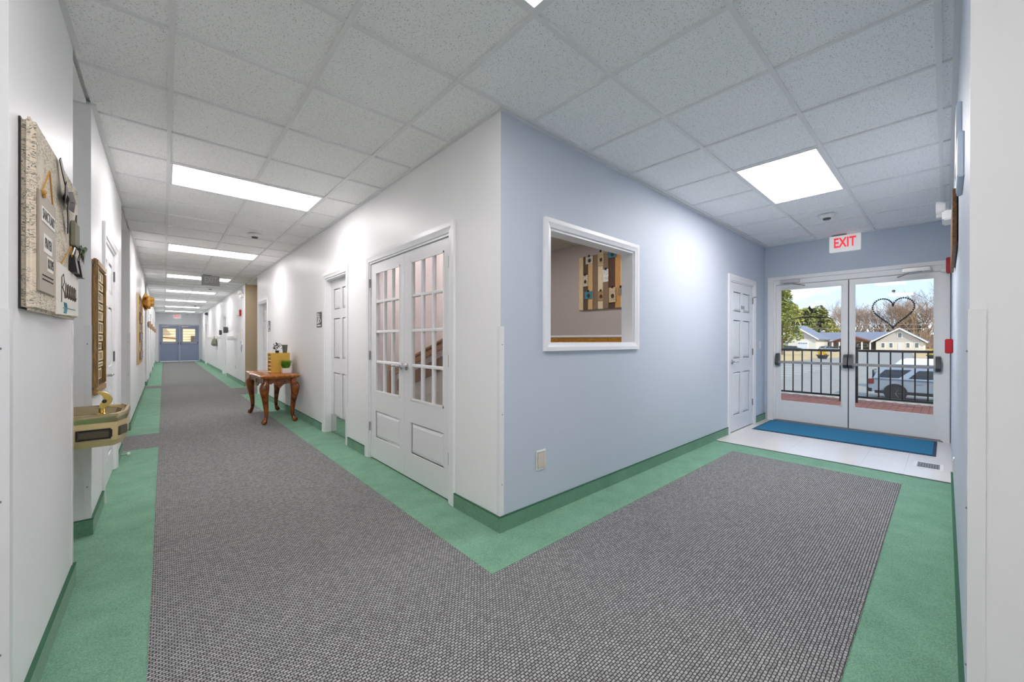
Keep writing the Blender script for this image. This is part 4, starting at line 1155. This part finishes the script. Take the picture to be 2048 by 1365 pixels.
for q in range(12):
    wd = mat('plank_%d' % q, pc[q], .6, var=.18, vscale=6, stretch=(20, 20, 2))
    MB().box(xx + .0015, xx + pw[q] - .0015, -.03 - (q % 3) * .004, -.004, 0, .80).build('plank', wd, ob, bevel=.002, seg=1)
    xx += pw[q]
MB().box(.02, xx - .02, -.006, 0, .03, .77).build('back_rail', 'dark', ob)
ph = [(.14, .68, .13, .11, (206, 200, 188), 'small pale photo near the upper left of the plank board'), (.36, .62, .10, .21, (196, 178, 140), 'tall photo card at the top middle of the plank board'), (.53, .71, .14, .11, (60, 128, 150), 'teal blue photo at the upper right of the plank board'),
      (.08, .35, .10, .17, (222, 206, 186), 'white card with a dark heart on the plank board'), (.12, .16, .14, .11, (70, 140, 160), 'teal photo at the lower left of the plank board'), (.45, .38, .09, .18, (236, 234, 226), 'white written note in the middle of the plank board'),
      (.36, .12, .10, .14, (178, 140, 100), 'brown portrait photo at the bottom middle of the plank board'), (.55, .08, .11, .21, (212, 190, 156), 'tall portrait photo at the bottom right of the plank board'), (.70, .18, .08, .10, (150, 140, 124), 'grey photo at the lower right edge of the plank board'), (.74, .66, .08, .15, (200, 190, 170), 'photo at the upper right edge of the plank board')]
for x_, z_, w_, h_, c_, lb in ph:
    t = thing('photo_card', lb, 'photo', (4.75 - .0445, 3.74 - x_, 1.69 + z_), -PI / 2, 'photos on the plank board')
    MB().box(0, w_, -.004, 0, 0, h_).build('print', mat('photo_face', c_, .4, var=.35, vscale=30), t)
    if w_ > .09 and h_ > .1 and c_[0] < 215 or 'heart' in lb:
        MB().ball((w_ * .55, -.005, h_ * .42), min(w_, h_) * .26, 8, 5, (1, .08, 1.1)).build('picture', mat('photo_dark', (70, 56, 48), .5, var=.4, vscale=60), t)
    MB().box(w_ / 2 - .012, w_ / 2 + .012, -.012, .002, h_ - .012, h_ + .02).build('clip', 'dark', t)
cr = struct(MB().prism([(4.75, 1.268), (4.728, 1.272), (4.722, 1.285), (4.735, 1.305), (4.75, 1.31)], 'y', YN + TH, 6.6), 'trim_chair_rail', 'trim', 'white chair rail in the office')
wp = struct(MB().box(4.735, 4.75, YN + TH, 6.6, 0, 1.268), 'trim_wainscot', 'rail_wood', 'orange wood panelling below the chair rail', fix=False)
y_ = YN + TH
while y_ < 6.5:
    MB().box(4.722, 4.735, y_ + .004, min(y_ + .24, 6.6) - .004, .1, 1.266).build('panel', 'panel_wood', wp, fix=False); y_ += .24
for q in range(4): struct(MB().box(2.6, 4.75, 2.6 + q * 1.22, 2.625 + q * 1.22, 2.698, 2.703), 'trim_office_grid_%d' % (q + 1), 'office_ceiling', 'ceiling grid bar in the office', fix=False)

# ------------------------------------------------------------------ right hall wall: plank sign and pale plaques, seen edge on
ws = thing('wooden_wall_sign', 'long brown wooden plank sign seen edge on at the right', 'sign', (4.45, YS, 1.75), PI)
MB().box(0, 1.25, -.022, -.006, 0, .31).build('plank', 'plank_sign', ws)
MB().box(.05, 1.2, -.006, 0, .03, .28).build('dark_back', 'dark', ws)  # black fill in place of the shadow gap between plank and wall
M['pale_blue'] = mat('pale_blue_board', (206, 220, 236), .5)
for x_, z_, h_, lb in ((2.82, 1.99, .26, 'upper pale blue wall plaque at the right wall'), (2.50, 1.84, .17, 'lower pale blue wall plaque at the right wall')):
    t = thing('wall_plaque', lb, 'plaque', (x_, YS, z_), PI)
    MB().box(0, .30, -.016, 0, 0, h_).build('board', 'pale_blue', t, bevel=.003); MB().box(.012, .288, -.018, -.0155, .012, h_ - .012).build('face', 'plastic', t)

# ------------------------------------------------------------------ far corridor fittings
def hook_rail(y1, y0, z, n, lb):
    t = thing('coat_hook_rail', lb, 'coat hooks', (XR, y1, z), -PI / 2)
    MB().box(0, y1 - y0, -.02, 0, -.05, .05).build('board', 'plastic', t, bevel=.004)
    for q in range(n):
        x_ = (q + .5) * (y1 - y0) / n
        MB().tube([(x_, -.02, .02), (x_, -.07, .01), (x_, -.08, .04)], .010, 6).tube([(x_, -.02, -.01), (x_, -.06, -.03), (x_, -.075, -.01)], .009, 6).build('hook', 'plastic', t)
hook_rail(16.2, 13.7, 1.30, 10, 'white coat hook rail beside the far right door frame')
hook_rail(23.8, 18.3, 1.34, 16, 'longer white coat hook rail further down the right wall')
M['olive'] = mat('olive_cloth', (122, 126, 108), .9, var=.25, vscale=12)
bgx = thing('hanging_bag', 'olive cloth bag hanging on the far coat hooks', 'bag', (XR - .06, 19.7, .98), -PI / 2)
MB().loft([[(-.25, -.07, .0), (.25, -.07, .0), (.25, .03, .0), (-.25, .03, .0)], [(-.33, -.12, .05), (.33, -.12, .05), (.33, .05, .05), (-.33, .05, .05)], [(-.22, -.07, .30), (.22, -.07, .30), (.22, .03, .30), (-.22, .03, .30)]]).build('sack', 'olive', bgx, bevel=.03)
MB().tube([(-.1, -.02, .30), (0, -.02, .40), (.1, -.02, .30)], .012, 6).build('strap', 'olive', bgx)
def flag_sign(y, z, lb, wd=.22, h=.24, face='card_white', x0=None, side=1, group='projecting door signs'):
    t = thing('flag_sign', lb, 'sign', (XR if side > 0 else XL, y, z), -PI / 2 if side > 0 else PI / 2, group)
    MB().box(-.012, .012, -wd, -.01, -h / 2, h / 2).build('panel', face, t, bevel=.003)
    MB().box(-.02, .02, -.02, 0, -h / 3, h / 3).build('bracket', 'charcoal', t)
M['tan_sign'] = mat('tan_sign', (206, 168, 140), .5)
flag_sign(16.0, 1.56, 'dark projecting sign by the far right door frame', .13, .2, 'sign_grey')
flag_sign(17.9, 1.50, 'second dark projecting sign on the far right wall', .08, .18, 'sign_grey')
for y_, lb in ((15.0, 'first tan projecting sign on the far left wall'), (17.6, 'second tan projecting sign on the far left wall'), (21.2, 'third tan projecting sign on the far left wall'), (25.2, 'last tan projecting sign on the far left wall')):
    flag_sign(y_, 1.66, lb, .07, .18, 'tan_sign', side=-1)
pp = thing('wall_file', 'white papers in a clear wall holder past the beige hall', 'papers', (XR, 12.9, 1.1), -PI / 2)
MB().box(-.14, .14, -.03, 0, 0, .10).build('pocket', 'guard', pp); MB().box(-.12, .12, -.022, -.004, .02, .42).build('papers', 'card_white', pp); MB().tube([(.05, -.02, .0), (.07, -.03, -.12), (.04, -.02, -.2)], .006, 5).build('cord', 'charcoal', pp)
ts = thing('paper_notice', 'white paper notice pinned to the far left wall', 'paper', (XL, 14.75, 1.25), PI / 2)
MB().box(0, .28, -.004, 0, 0, .34).build('sheet', 'card_white', ts); MB().box(.13, .15, -.008, -.003, .32, .335).build('pin', 'red', ts)
dsx = thing('door_wedge', 'small silver door stop on the green carpet by the left wall', 'door stop', (XL + .02, 5.62, 0))
MB().tube([(.0, 0, .05), (.05, 0, .05)], .008, 8).build('stem', 'chrome', dsx); MB().lathe([(.002, .045), (.016, .045), (.018, .065), (.002, .066)], (0, 0, .05), 10, 'x').build('bumper', 'plastic', dsx)
# ------------------------------------------------------------------ outside: porch, railing, car park, buildings, trees
_f = Vector((math.sin(YAW), math.cos(YAW), 0)); _r = Vector((math.cos(YAW), -math.sin(YAW), 0))
def at(u, v, X):
    """point on the plane X = const seen at photo pixel u, v"""
    d = _f + _r * ((u - 1024) / FPX) + Vector((0, 0, -(v - 681.7) / FPX))
    p = d * (X / d.x); return Vector((p.x, p.y, p.z + EYE))
GZ = -2.0
M['asphalt'] = mat('pale_asphalt', (142, 139, 134), .9, var=.08, vscale=.6)
M['lawn'] = mat('dry_lawn', (186, 162, 118), .95, var=.16, vscale=1.2)
M['brick'] = mat('porch_brick', (124, 76, 66), .85, var=.25, vscale=14)
M['mortar'] = mat('brick_mortar', (196, 178, 164), .9)
M['iron'] = mat('black_iron', (22, 21, 22), .45)
M['concrete'] = mat('concrete_kerb', (206, 202, 194), .85)
struct(MB().box(7.3, 420, -160, 200, GZ - .3, GZ), 'ground', 'asphalt', 'pale grey asphalt car park outside', fix=False)
lw = MB().prism([(74, 17.2), (98, 14.2), (122, 15.5), (178, 22), (178, 80), (74, 80)], 'z', GZ, GZ + .06)
o = struct(lw, 'lawn_left', 'lawn', 'dry yellow lawn beyond the car park on the left')
struct(MB().prism([(98, 3.6), (150, 6.0), (190, 6.0), (190, -40), (92, -40)], 'z', GZ, GZ + .06), 'lawn_right', 'lawn', 'dry yellow lawn beyond the car park on the right')
struct(MB().prism([(180, 30), (230, 30), (400, 120), (400, -120), (192, -40), (186, 10)], 'z', GZ, GZ + .05), 'lawn_back', 'lawn', 'dry grass around the far building')
pk = MB()
for q in range(7): pk.box(40 + q * 3.2, 40.15 + q * 3.2, 9.5, 14.5, GZ, GZ + .012)
tag(pk.build('parking_line', mat('line_paint', (214, 212, 206), .8), fix=False), 'faded white parking lines on the car park', 'road marking', kind='stuff')
# porch slab with bricks
porch = struct(MB().box(XE + .2, 11.2, -3.0, 5.0, GZ - .2, -.035), 'porch', 'mortar', 'raised brick porch behind the entrance doors', fix=False)
bk = MB(); bw_, bh_ = .20, .095
r = 0; y_ = -3.0
x_ = XE + .21
while x_ < 11.06:
    y_ = -3.0 - (r % 2) * bw_ / 2
    while y_ < 5.0:
        j_ = random.uniform(-.002, .002)
        bk.box(x_, x_ + bh_ - .01, y_, y_ + bw_ - .01, -.06, -.02 + j_); y_ += bw_
    x_ += bh_; r += 1
bk.build('porch_bricks', 'brick', porch, kind='stuff', fix=False)
MB().box(11.155, 11.2, -3.0, 5.0, -.10, -.018).build('edge_course', 'concrete', porch, bevel=.01)
# railings: two sections with posts
def railing(y0, y1, lb, posts):
    t = thing('porch_railing', lb, 'railing', (10.5, 0, 0), 0, 'black porch railings')
    MB().box(-.028, .028, y0, y1, 1.012, 1.058).build('top_rail', 'iron', t); MB().box(-.02, .02, y0, y1, .08, .118).build('bottom_rail', 'iron', t)
    n_ = int((y1 - y0) / .162)
    for q in range(1, n_): MB().box(-.0105, .0105, y0 + (y1 - y0) * q / n_ - .0105, y0 + (y1 - y0) * q / n_ + .0105, .115, 1.02).build('baluster', 'iron', t, fix=False)
    for p in posts:
        MB().box(-.025, .025, p - .025, p + .025, -.02, 1.08).build('post', 'iron', t, fix=False); MB().ball((0, p, 1.105), .04, 10, 6).build('finial', 'iron', t, smooth=1)
railing(1.45, 4.6, 'black iron porch railing behind the left glass door', (1.45, 4.6))
railing(-2.6, 1.21, 'black iron porch railing behind the right glass door', (1.21, -2.6))

# ------------------------------------------------------------------ vehicles
M['silver'] = mat('silver_paint', (156, 164, 176), .22, .35); M['whitecar'] = mat('white_car_paint', (238, 240, 242), .25)
M['tint'] = mat('tinted_glass', (44, 46, 54), .12); M['tyre'] = mat('tyre_rubber', (38, 38, 40), .8); M['trimblk'] = mat('car_black_trim', (34, 35, 38), .5)
M['tail'] = mat('tail_lamp', (112, 42, 44), .3); M['bluecar'] = mat('dark_blue_car', (64, 74, 92), .3)
def suv(name, lb, loc, rz, paint, L_=5.3, Wd=2.0, Ht=1.88):
    """local: +x to the rear-left as seen; the car's tail at x=0, nose at x=L, side towards -y"""
    t = thing(name, lb, 'car', loc, rz)
    w = Wd / 2
    low = [(.06, .62), (.0, .80), (.10, 1.10), (.22, 1.18), (L_ - 1.45, 1.14), (L_ - .25, 1.06), (L_ - .02, .92), (L_, .55), (L_ - .12, .42), (.20, .42)]
    prof = lambda ins, pts: [[(p[0], s * (w - ins), p[1]) for p in pts] for s in (-1, 1)]
    body = MB().loft([[(p[0], -w + .07, p[1]) for p in low], [(p[0], -w, p[1] * .985 + .01) for p in low], [(p[0], w, p[1] * .985 + .01) for p in low], [(p[0], w - .07, p[1]) for p in low]]).build('body', paint, t, smooth=.5)
    c0 = [(.22, 1.16), (.34, 1.45), (.52, 1.76), (.75, Ht), (L_ - 2.6, Ht), (L_ - 1.9, 1.62), (L_ - 1.4, 1.14)]
    MB().loft([[(p[0] , s_ * (w - .04 - .16 * (p[1] - 1.14) / .75), p[1]) for p in c0] for s_ in (-1, 1)]).build('cabin', paint, t, smooth=.4)
    for s_ in (-1, 1):
        def glass(pts):
            MB().loft([[(p[0], s_ * (w - .04 - .16 * (p[1] - 1.14) / .75 + o_), p[1]) for p in pts] for o_ in (-.01, .008)]).build('side_window', 'tint', t)
        glass([(.50, 1.22), (.50, 1.40), (.72, 1.66), (1.75, 1.69), (1.25, 1.22)])
        glass([(1.62, 1.22), (2.0, 1.66), (2.55, 1.67), (2.55, 1.22)]); glass([(2.62, 1.22), (2.62, 1.67), (3.2, 1.65), (3.75, 1.22)])
        MB().box(.3, L_ - .25, s_ * (w - .03), s_ * (w + .015), .34, .50).build('sill_trim', 'trimblk', t)
        for hx_ in (2.05, 3.05): MB().box(hx_, hx_ + .22, s_ * w, s_ * (w + .03), 1.02, 1.05).build('door_handle', paint, t)
        for sx3 in (1.42, 2.58, 3.66): MB().box(sx3, sx3 + .010, s_ * (w - .004), s_ * (w + .002), .52, 1.14).build('door_seam', 'trimblk', t)
        MB().box(.02, .26, s_ * (w - .22), s_ * (w + .004), .86, 1.13).build('tail_lamp', 'tail', t, bevel=.02)
        for wx in (1.12, L_ - 1.02):
            MB().lathe([(.002, 0), (.47, 0), (.47, .012), (.002, .012)], (wx, s_ * w - (.006 if s_ > 0 else .006), .44), 24, 'y').build('wheel_arch', 'trimblk', t)
            wh = MB().lathe([(.26, -.13), (.37, -.12), (.39, -.06), (.39, .06), (.37, .12), (.26, .13)], (wx, s_ * (w - .10), .39), 24, 'y').build('wheel', 'tyre', t, smooth=.6)
            MB().lathe([(.002, -.10), (.27, -.10), (.27, .10), (.002, .10)], (wx, s_ * (w - .10), .39), 20, 'y').build('rim', 'trimblk', wh)
            for q in range(6):
                a_ = q * PI / 3
                MB().tube([(wx, s_ * (w + .01), .39), (wx + .25 * math.cos(a_), s_ * (w + .01), .39 + .25 * math.sin(a_))], .022, 5).build('spoke', 'steel', wh)
        MB().tube([(.9, s_ * (w - .26), Ht + .02), (L_ - 2.7, s_ * (w - .26), Ht + .02)], .025, 6).build('roof_rail', paint, t)
    MB().box(-.03, .22, -w + .06, w - .06, .40, .64).build('rear_bumper', 'trimblk', t, bevel=.04)
    MB().box(.18, .235, -w + .2, w - .2, 1.20, 1.62).build('rear_window', 'tint', t)
    return t
suv('silver_suv', 'silver estate car parked tail left behind the right railing', (30.7, 2.95, GZ), -PI / 2, 'silver')
suv('white_van', 'white car parked behind the silver car', (37.6, 2.75, GZ), -PI / 2, 'whitecar', 5.4, 2.0, 2.02)
p = at(1582, 698, 150); suv('blue_car', 'dark car parked between the far garage doors', (p.x, p.y + 2.0, GZ), -PI / 2, 'bluecar', 4.8, 1.9, 1.7)
p = at(1660, 699, 150); suv('grey_car', 'grey car parked before the far long building', (p.x, p.y + 2.6, GZ), -PI / 2, 'silver', 4.8, 1.9, 1.7)

# ------------------------------------------------------------------ buildings across the car park
M['cream_wall'] = mat('cream_painted_brick', (226, 218, 204), .8, var=.04, vscale=2); M['gable'] = mat('greige_siding', (198, 190, 186), .8)
M['shingle'] = mat('blue_grey_shingle', (122, 128, 144), .85, var=.12, vscale=2); M['facia'] = mat('white_fascia', (246, 244, 240), .6)
M['winglass'] = mat('far_window_glass', (112, 120, 120), .2); M['garage'] = mat('garage_door', (222, 224, 226), .6); M['brownwood'] = mat('brown_timber', (112, 66, 42), .7); M['greybrick'] = mat('grey_brown_wall', (140, 128, 124), .8)
def yz(u, v, X): q_ = at(u, v, X); return q_.y, q_.z
def gable_wing(lb, X, ul, ur, wl, wr, apex, ve, depth, wins, doors, attic):
    t = thing('gabled_building', lb, 'building', (X, at(apex[0], 690, X).y, GZ))
    oy = t.location.y
    yl, ze = yz(ul, ve, X); yr, _ = yz(ur, ve, X); ya, za = yz(apex[0], apex[1], X); wyl = yz(wl, ve, X)[0]; wyr = yz(wr, ve, X)[0]
    ze -= GZ; za -= GZ; yl -= oy; yr -= oy; ya -= oy; wyl -= oy; wyr -= oy
    MB().box(0, depth, wyr, wyl, 0, ze).build('wall', 'cream_wall', t, fix=False)
    MB().prism([(wyr, ze), (wyl, ze), (ya, za - .25)], 'x', .02, depth - .1).build('gable', 'gable', t)
    th_ = .35
    for (ye, ) in ((yl,), (yr,)):
        MB().prism([(ye, ze - .25), (ye, ze + .1), (ya, za + .1), (ya, za - .3)], 'x', -.7, depth).build('roof_slope', 'shingle', t)
        MB().prism([(ye, ze - .35), (ye, ze + .15), (ya, za + .15), (ya, za - .35)], 'x', -.85, -.68).build('bargeboard', 'facia', t)
    for (u0, u1, v0, v1, kind_) in wins:
        a_, zt = yz(u0, v0, X); b_, zb = yz(u1, v1, X)
        a_ -= oy; b_ -= oy; zt -= GZ; zb -= GZ
        if kind_ == 'g':
            f_ = MB().box(-.08, .0, b_ - .25, a_ + .25, 0, zt + .2).build('garage_frame', 'facia', t, fix=False); MB().box(-.12, -.08, b_, a_, 0, zt).build('garage_door', 'garage', f_, fix=False)
            for q in range(4):
                yy = b_ + (a_ - b_) * (q + .12) / 4; MB().box(-.14, -.12, yy, yy + (a_ - b_) * .19, zt - .75, zt - .4).build('pane', 'winglass', f_, fix=False)
        elif kind_ == 'd':
            f_ = MB().box(-.08, .02, b_, a_, 0, zt).build('door', 'garage', t, fix=False)
        else:
            f_ = MB().box(-.08, .02, b_ - .18, a_ + .18, zb - .18, zt + .18).build('window_frame', 'facia', t, fix=False); MB().box(-.11, -.08, b_, a_, zb, zt).build('pane', 'winglass', f_, fix=False)
    return t
gable_wing('cream gabled building with five front openings seen through the right door', 200, 1741, 1856, 1752, 1847, (1799, 655), 683, 22,
           [(1763, 1769, 685, 694, 'w'), (1779, 1785, 685, 694, 'w'), (1796, 1802, 685, 699, 'd'), (1813, 1819, 685, 694, 'w'), (1830, 1837, 685, 694, 'w'), (1796, 1803, 665, 674, 'w')], [], None)
gable_wing('cream gabled building with two garage doors seen through the left door', 185, 1536, 1638, 1544, 1632, (1587, 649), 678, 22,
           [(1556, 1573, 682, 699, 'g'), (1596, 1615, 683, 699, 'g'), (1574, 1579, 661, 667, 'w'), (1587, 1592, 661, 667, 'w')], [], None)
X = 208
t = thing('long_building', 'long low building with a blue grey roof between the gabled ones', 'building', (X, at(1690, 690, X).y, GZ)); oy = t.location.y
y0_, ze = yz(1625, 681, X); y1_, _ = yz(1765, 681, X); zr = yz(1690, 663, X)[1]; y0_ -= oy; y1_ -= oy; ze -= GZ; zr -= GZ
MB().box(0, 14, y1_, y0_, 0, ze).build('wall', 'cream_wall', t, fix=False)
MB().prism([(-1.2, ze - .1), (-1.2, ze + .25), (7, zr), (15.2, ze + .25), (15.2, ze - .1)], 'y', y1_ - 2, y0_ + 2).build('roof', 'shingle', t)
MB().box(-1.35, -1.2, y1_ - 2, y0_ + 2, ze - .15, ze + .25).build('gutter', 'facia', t, fix=False)
for u0, u1 in ((1644, 1649), (1654, 1659)):
    a_ = yz(u0, 684, X)[0] - oy; b_ = yz(u1, 684, X)[0] - oy; zt = yz(u0, 684, X)[1] - GZ; zb = yz(u0, 692, X)[1] - GZ
    f_ = MB().box(-.08, .0, b_ - .15, a_ + .15, zb - .15, zt + .15).build('window_frame', 'facia', t, fix=False); MB().box(-.11, -.08, b_, a_, zb, zt).build('pane', 'winglass', f_, fix=False)
# timber porch on it
X = 200
pt = thing('timber_porch', 'brown timber gabled porch in the middle of the long building', 'porch', (X, at(1700, 690, X).y, GZ)); oy = pt.location.y
yl, ze = yz(1662, 683, X); yr, _ = yz(1744, 684, X); ya, za = yz(1702, 671, X); yl -= oy; yr -= oy; ya -= oy; ze -= GZ; za -= GZ
for ye in (yl, yr): MB().prism([(ye, ze - .2), (ye, ze + .25), (ya, za + .25), (ya, za - .25)], 'x', -.6, 8).build('roof_slope', 'brownwood', pt)
MB().prism([(yl * .9, ze), (yr * .9, ze), (ya, za - .2)], 'x', -.2, .1).build('gable', 'brownwood', pt)
for q in (.92, .55, -.1, -.55, -.92):
    yy = (yl if q > 0 else -yr) * q if False else (yl * q if q > 0 else yr * -q)
    MB().box(-.2, .2, yy - .2, yy + .2, 0, ze).build('post', 'facia', pt, fix=False)
MB().box(6, 7.5, yr, yl, 0, ze - .1).build('back_wall', 'greybrick', pt, fix=False)
f_ = MB().box(5.85, 6.0, yr * .75, yr * .22, 1.0, 2.3).build('window_frame', 'facia', pt, fix=False); MB().box(5.8, 5.85, yr * .68, yr * .29, 1.15, 2.15).build('pane', 'winglass', f_, fix=False)

# planters with yellow shrubs
M['tub'] = mat('dark_tub', (58, 56, 62), .6); M['yellow_leaf'] = mat('yellow_shrub', (222, 186, 46), .8, var=.3, vscale=8)
def planter(u, v, lb):
    d_ = (EYE - GZ) * FPX / (v - 681.7); g = _f + _r * ((u - 1024) / FPX); p_ = g * d_
    t = thing('planter', lb, 'planter', (p_.x, p_.y, GZ), 0, 'tubs of yellow shrubs')
    MB().lathe([(.002, 0), (.6, 0), (.85, .6), (.95, .62), (.95, .75), (.002, .72)], n=20).build('tub', 'tub', t, smooth=.5)
    lf_ = MB()
    for q in range(260):
        a_, b_ = random.uniform(0, 2 * PI), random.uniform(0, PI / 2); rr = random.uniform(.5, 1.0)
        c_ = Vector((rr * .8 * math.cos(a_) * math.cos(b_), rr * .8 * math.sin(a_) * math.cos(b_), .75 + rr * 1.1 * math.sin(b_)))
        e1 = Vector((random.uniform(-1, 1), random.uniform(-1, 1), random.uniform(-1, 1))).normalized() * .12; e2 = e1.orthogonal().normalized() * .1
        lf_.quad(c_ - e1, c_ + e2, c_ + e1, c_ - e2)
    lf_.build('foliage', 'yellow_leaf', t, fix=False, kind='stuff')
planter(1645, 717, 'dark tub with a yellow shrub behind the left glass door'); planter(1867, 717, 'dark tub with a yellow shrub behind the right glass door')

# ------------------------------------------------------------------ trees
M['bark'] = mat('grey_brown_bark', (126, 106, 90), .95); M['twig'] = mat('bare_twigs', (158, 132, 112), .95, var=.15, vscale=.3)
leafm = [mat('pine_leaf_%d' % i, c, .9, var=.35, vscale=.5) for i, c in enumerate([(150, 156, 70), (184, 180, 98), (150, 152, 84)])]
def evergreen(X, u, vtop, rad, lb, kind=0, blobs=14, leaf=.5, z0f=.18):
    q_ = at(u, vtop, X); hh = q_.z - GZ
    t = thing('evergreen_tree', lb, 'tree', (q_.x, q_.y, GZ), 0, 'evergreen trees outside')
    MB().tube([(0, 0, 0), (.1, .1, hh * .5), (0, 0, hh * .95)], [rad * .09, rad * .06, rad * .015], 7).build('trunk', 'bark', t)
    f_ = MB()
    for b_ in range(blobs):
        k_ = z0f + (1 - z0f) * b_ / (blobs - 1)
        sp_ = rad * (1.05 - k_) * .9 + rad * .12
        a_ = random.uniform(0, 2 * PI); c_ = Vector((sp_ * .6 * math.cos(a_), sp_ * .6 * math.sin(a_), hh * k_ * .95))
        br_r = rad * (.52 - .26 * k_)
        for q in range(170):
            d_ = Vector((random.gauss(0, 1), random.gauss(0, 1), random.gauss(0, .6))).normalized() * br_r * random.uniform(.5, 1.0)
            p_ = c_ + d_; e1 = Vector((random.uniform(-1, 1), random.uniform(-1, 1), random.uniform(-.5, .5))).normalized() * leaf; e2 = e1.cross(Vector((random.uniform(-1, 1), random.uniform(-1, 1), 1))).normalized() * leaf * .55
            f_.quad(p_ - e1, p_ + e2, p_ + e1, p_ - e2)
    f_.build('crown', leafm[kind], t, fix=False, kind='stuff')
evergreen(108, 1563, 566, 4.6, 'tall evergreen tree at the left edge of the glass', 0, 18, .42)
evergreen(235, 1588, 612, 9.0, 'olive green tree behind the garage building', 1, 14, .8)
evergreen(240, 1610, 618, 9.5, 'green tree right of the tall evergreen', 0, 14, .8)
evergreen(245, 1636, 616, 10.0, 'broad green tree behind the long roof', 2, 14, .85)
evergreen(240, 1658, 640, 7.0, 'low green tree at the end of the evergreens', 1, 10, .8)
evergreen(262, 1808, 618, 9.0, 'dark evergreen among the bare trees', 2, 12, .85)
def bare_mesh(seed, hh):
    rnd = random.Random(seed); mb = MB()
    def grow(p, d, ln, r_, lev):
        q_ = p + d * ln
        e = d.orthogonal().normalized(); g_ = d.cross(e)
        ra, rb = r_, r_ * .68
        vs = [p + (e * math.cos(k * 2.094) + g_ * math.sin(k * 2.094)) * ra for k in range(3)] + [q_ + (e * math.cos(k * 2.094) + g_ * math.sin(k * 2.094)) * rb for k in range(3)]
        mb.add(vs, [(0, 1, 4, 3), (1, 2, 5, 4), (2, 0, 3, 5)])
        if lev == 0: return
        for k in range(3 if lev > 1 else 4):
            nd = (d + Vector((rnd.uniform(-1, 1), rnd.uniform(-1, 1), rnd.uniform(-.25, .7))) * .75).normalized()
            grow(q_ if k < 2 else p + d * ln * rnd.uniform(.45, .95), nd, ln * rnd.uniform(.58, .82), rb * .8, lev - 1)
    grow(Vector((0, 0, 0)), Vector((0, 0, 1)), hh * .30, hh * .017, 6)
    return mb
base = []
for k in range(5):
    me = bare_mesh(50 + k, 20.0).mesh('bare_crown', fix=False); me.materials.append(M['twig']); base.append(me)
lbs = 'leafless brown tree in the wood behind the far buildings'
us = [1672, 1684, 1698, 1712, 1724, 1735, 1746, 1757, 1768, 1779, 1790, 1801, 1813, 1824, 1835, 1846, 1857, 1868, 1880, 1718, 1741, 1763, 1787, 1811, 1833, 1855, 1690, 1872]
for k, u in enumerate(us):
    X = 238 + (k * 37 % 30); q_ = at(u + random.uniform(-3, 3), 690, X)
    t = thing('bare_tree', lbs, 'tree', (q_.x, q_.y, GZ), random.uniform(0, 6), 'leafless trees behind the buildings')
    s_ = random.uniform(.95, 1.35) * (1.15 if u > 1840 else 1.0)
    c_ = bpy.data.objects.new('bare_crown', base[k % 5]); COL.objects.link(c_); c_.parent = t; c_.scale = (s_, s_, s_)
# undergrowth at the wood's edge
ug = MB()
for q in range(5200):
    u = random.uniform(1560, 1890); X = random.uniform(236, 285); p_ = at(u, 690, X); z_ = GZ + abs(random.gauss(0, 1)) * 4.6
    e1 = Vector((random.uniform(-.2, .2), random.uniform(-.6, .6), random.uniform(.4, 1.6))); e2 = Vector((0, random.uniform(.12, .3), 0))
    c_ = Vector((p_.x, p_.y, z_)); ug.quad(c_ - e1, c_ + e2, c_ + e1, c_ - e2)
tag(ug.build('undergrowth', 'twig', fix=False), 'tangle of brown undergrowth behind the far buildings', 'undergrowth', kind='stuff')
for k, (v, lb) in enumerate(((645, 'upper power line crossing before the wood'), (654, 'lower power line crossing before the wood'))):
    X = 160; a_, b_ = at(1500, v - 2, X), at(1930, v + 1, X)
    pts = [a_.lerp(b_, q / 8) - Vector((0, 0, .5 * math.sin(PI * q / 8))) for q in range(9)]
    tag(MB().tube(pts, .035, 5).build('power_line', mat('pale_cable', (206, 196, 188), .7)), lb, 'cable', 'power lines')

# ------------------------------------------------------------------ beyond the far blue doors: sided house and ramp rail
M['siding'] = mat('tan_siding', (236, 206, 164), .75)
struct(MB().box(-12, 12, YF + .3, 60, -.5, -.2), 'ground_back', 'concrete', 'pale paving beyond the far blue doors', fix=False)
hs_ = thing('sided_house', 'tan clapboard house seen through the far blue doors', 'building', (1.0, 40.0, -.2))
wl_ = MB().box(-9, 9, 0, .1, 0, 4.2).build('wall', 'siding', hs_, fix=False)
for q in range(20): MB().prism([(-.06, q * .21), (-.06, q * .21 + .02), (0, q * .21 + .205), (0, q * .21)], 'x', -9, 9).build('clapboard', 'siding', wl_)
MB().prism([(-9, 2.6), (-1.5, 3.1), (-1.5, 3.25), (-9, 2.8)], 'y', -1.6, -.1).build('eave', 'brownwood', hs_)
MB().box(.6, 1.9, -.15, -.06, 1.2, 1.75).build('vent_box', 'louver', hs_)
rr_ = thing('ramp_rail', 'brown wooden ramp rail outside the far left door window', 'railing', (-.4, 36.5, -.2))
for q in range(4): MB().box(-1.6 + q * .9, -1.5 + q * .9, 0, .1, 0, 2.0 - .12 * q).build('post', 'plank_sign', rr_, fix=False)
for z_ in (1.25, 1.7): MB().prism([(-1.8, z_), (1.4, z_ - .25), (1.4, z_ - .15), (-1.8, z_ + .1)], 'y', -.05, 0).build('rail', 'plank_sign', rr_)
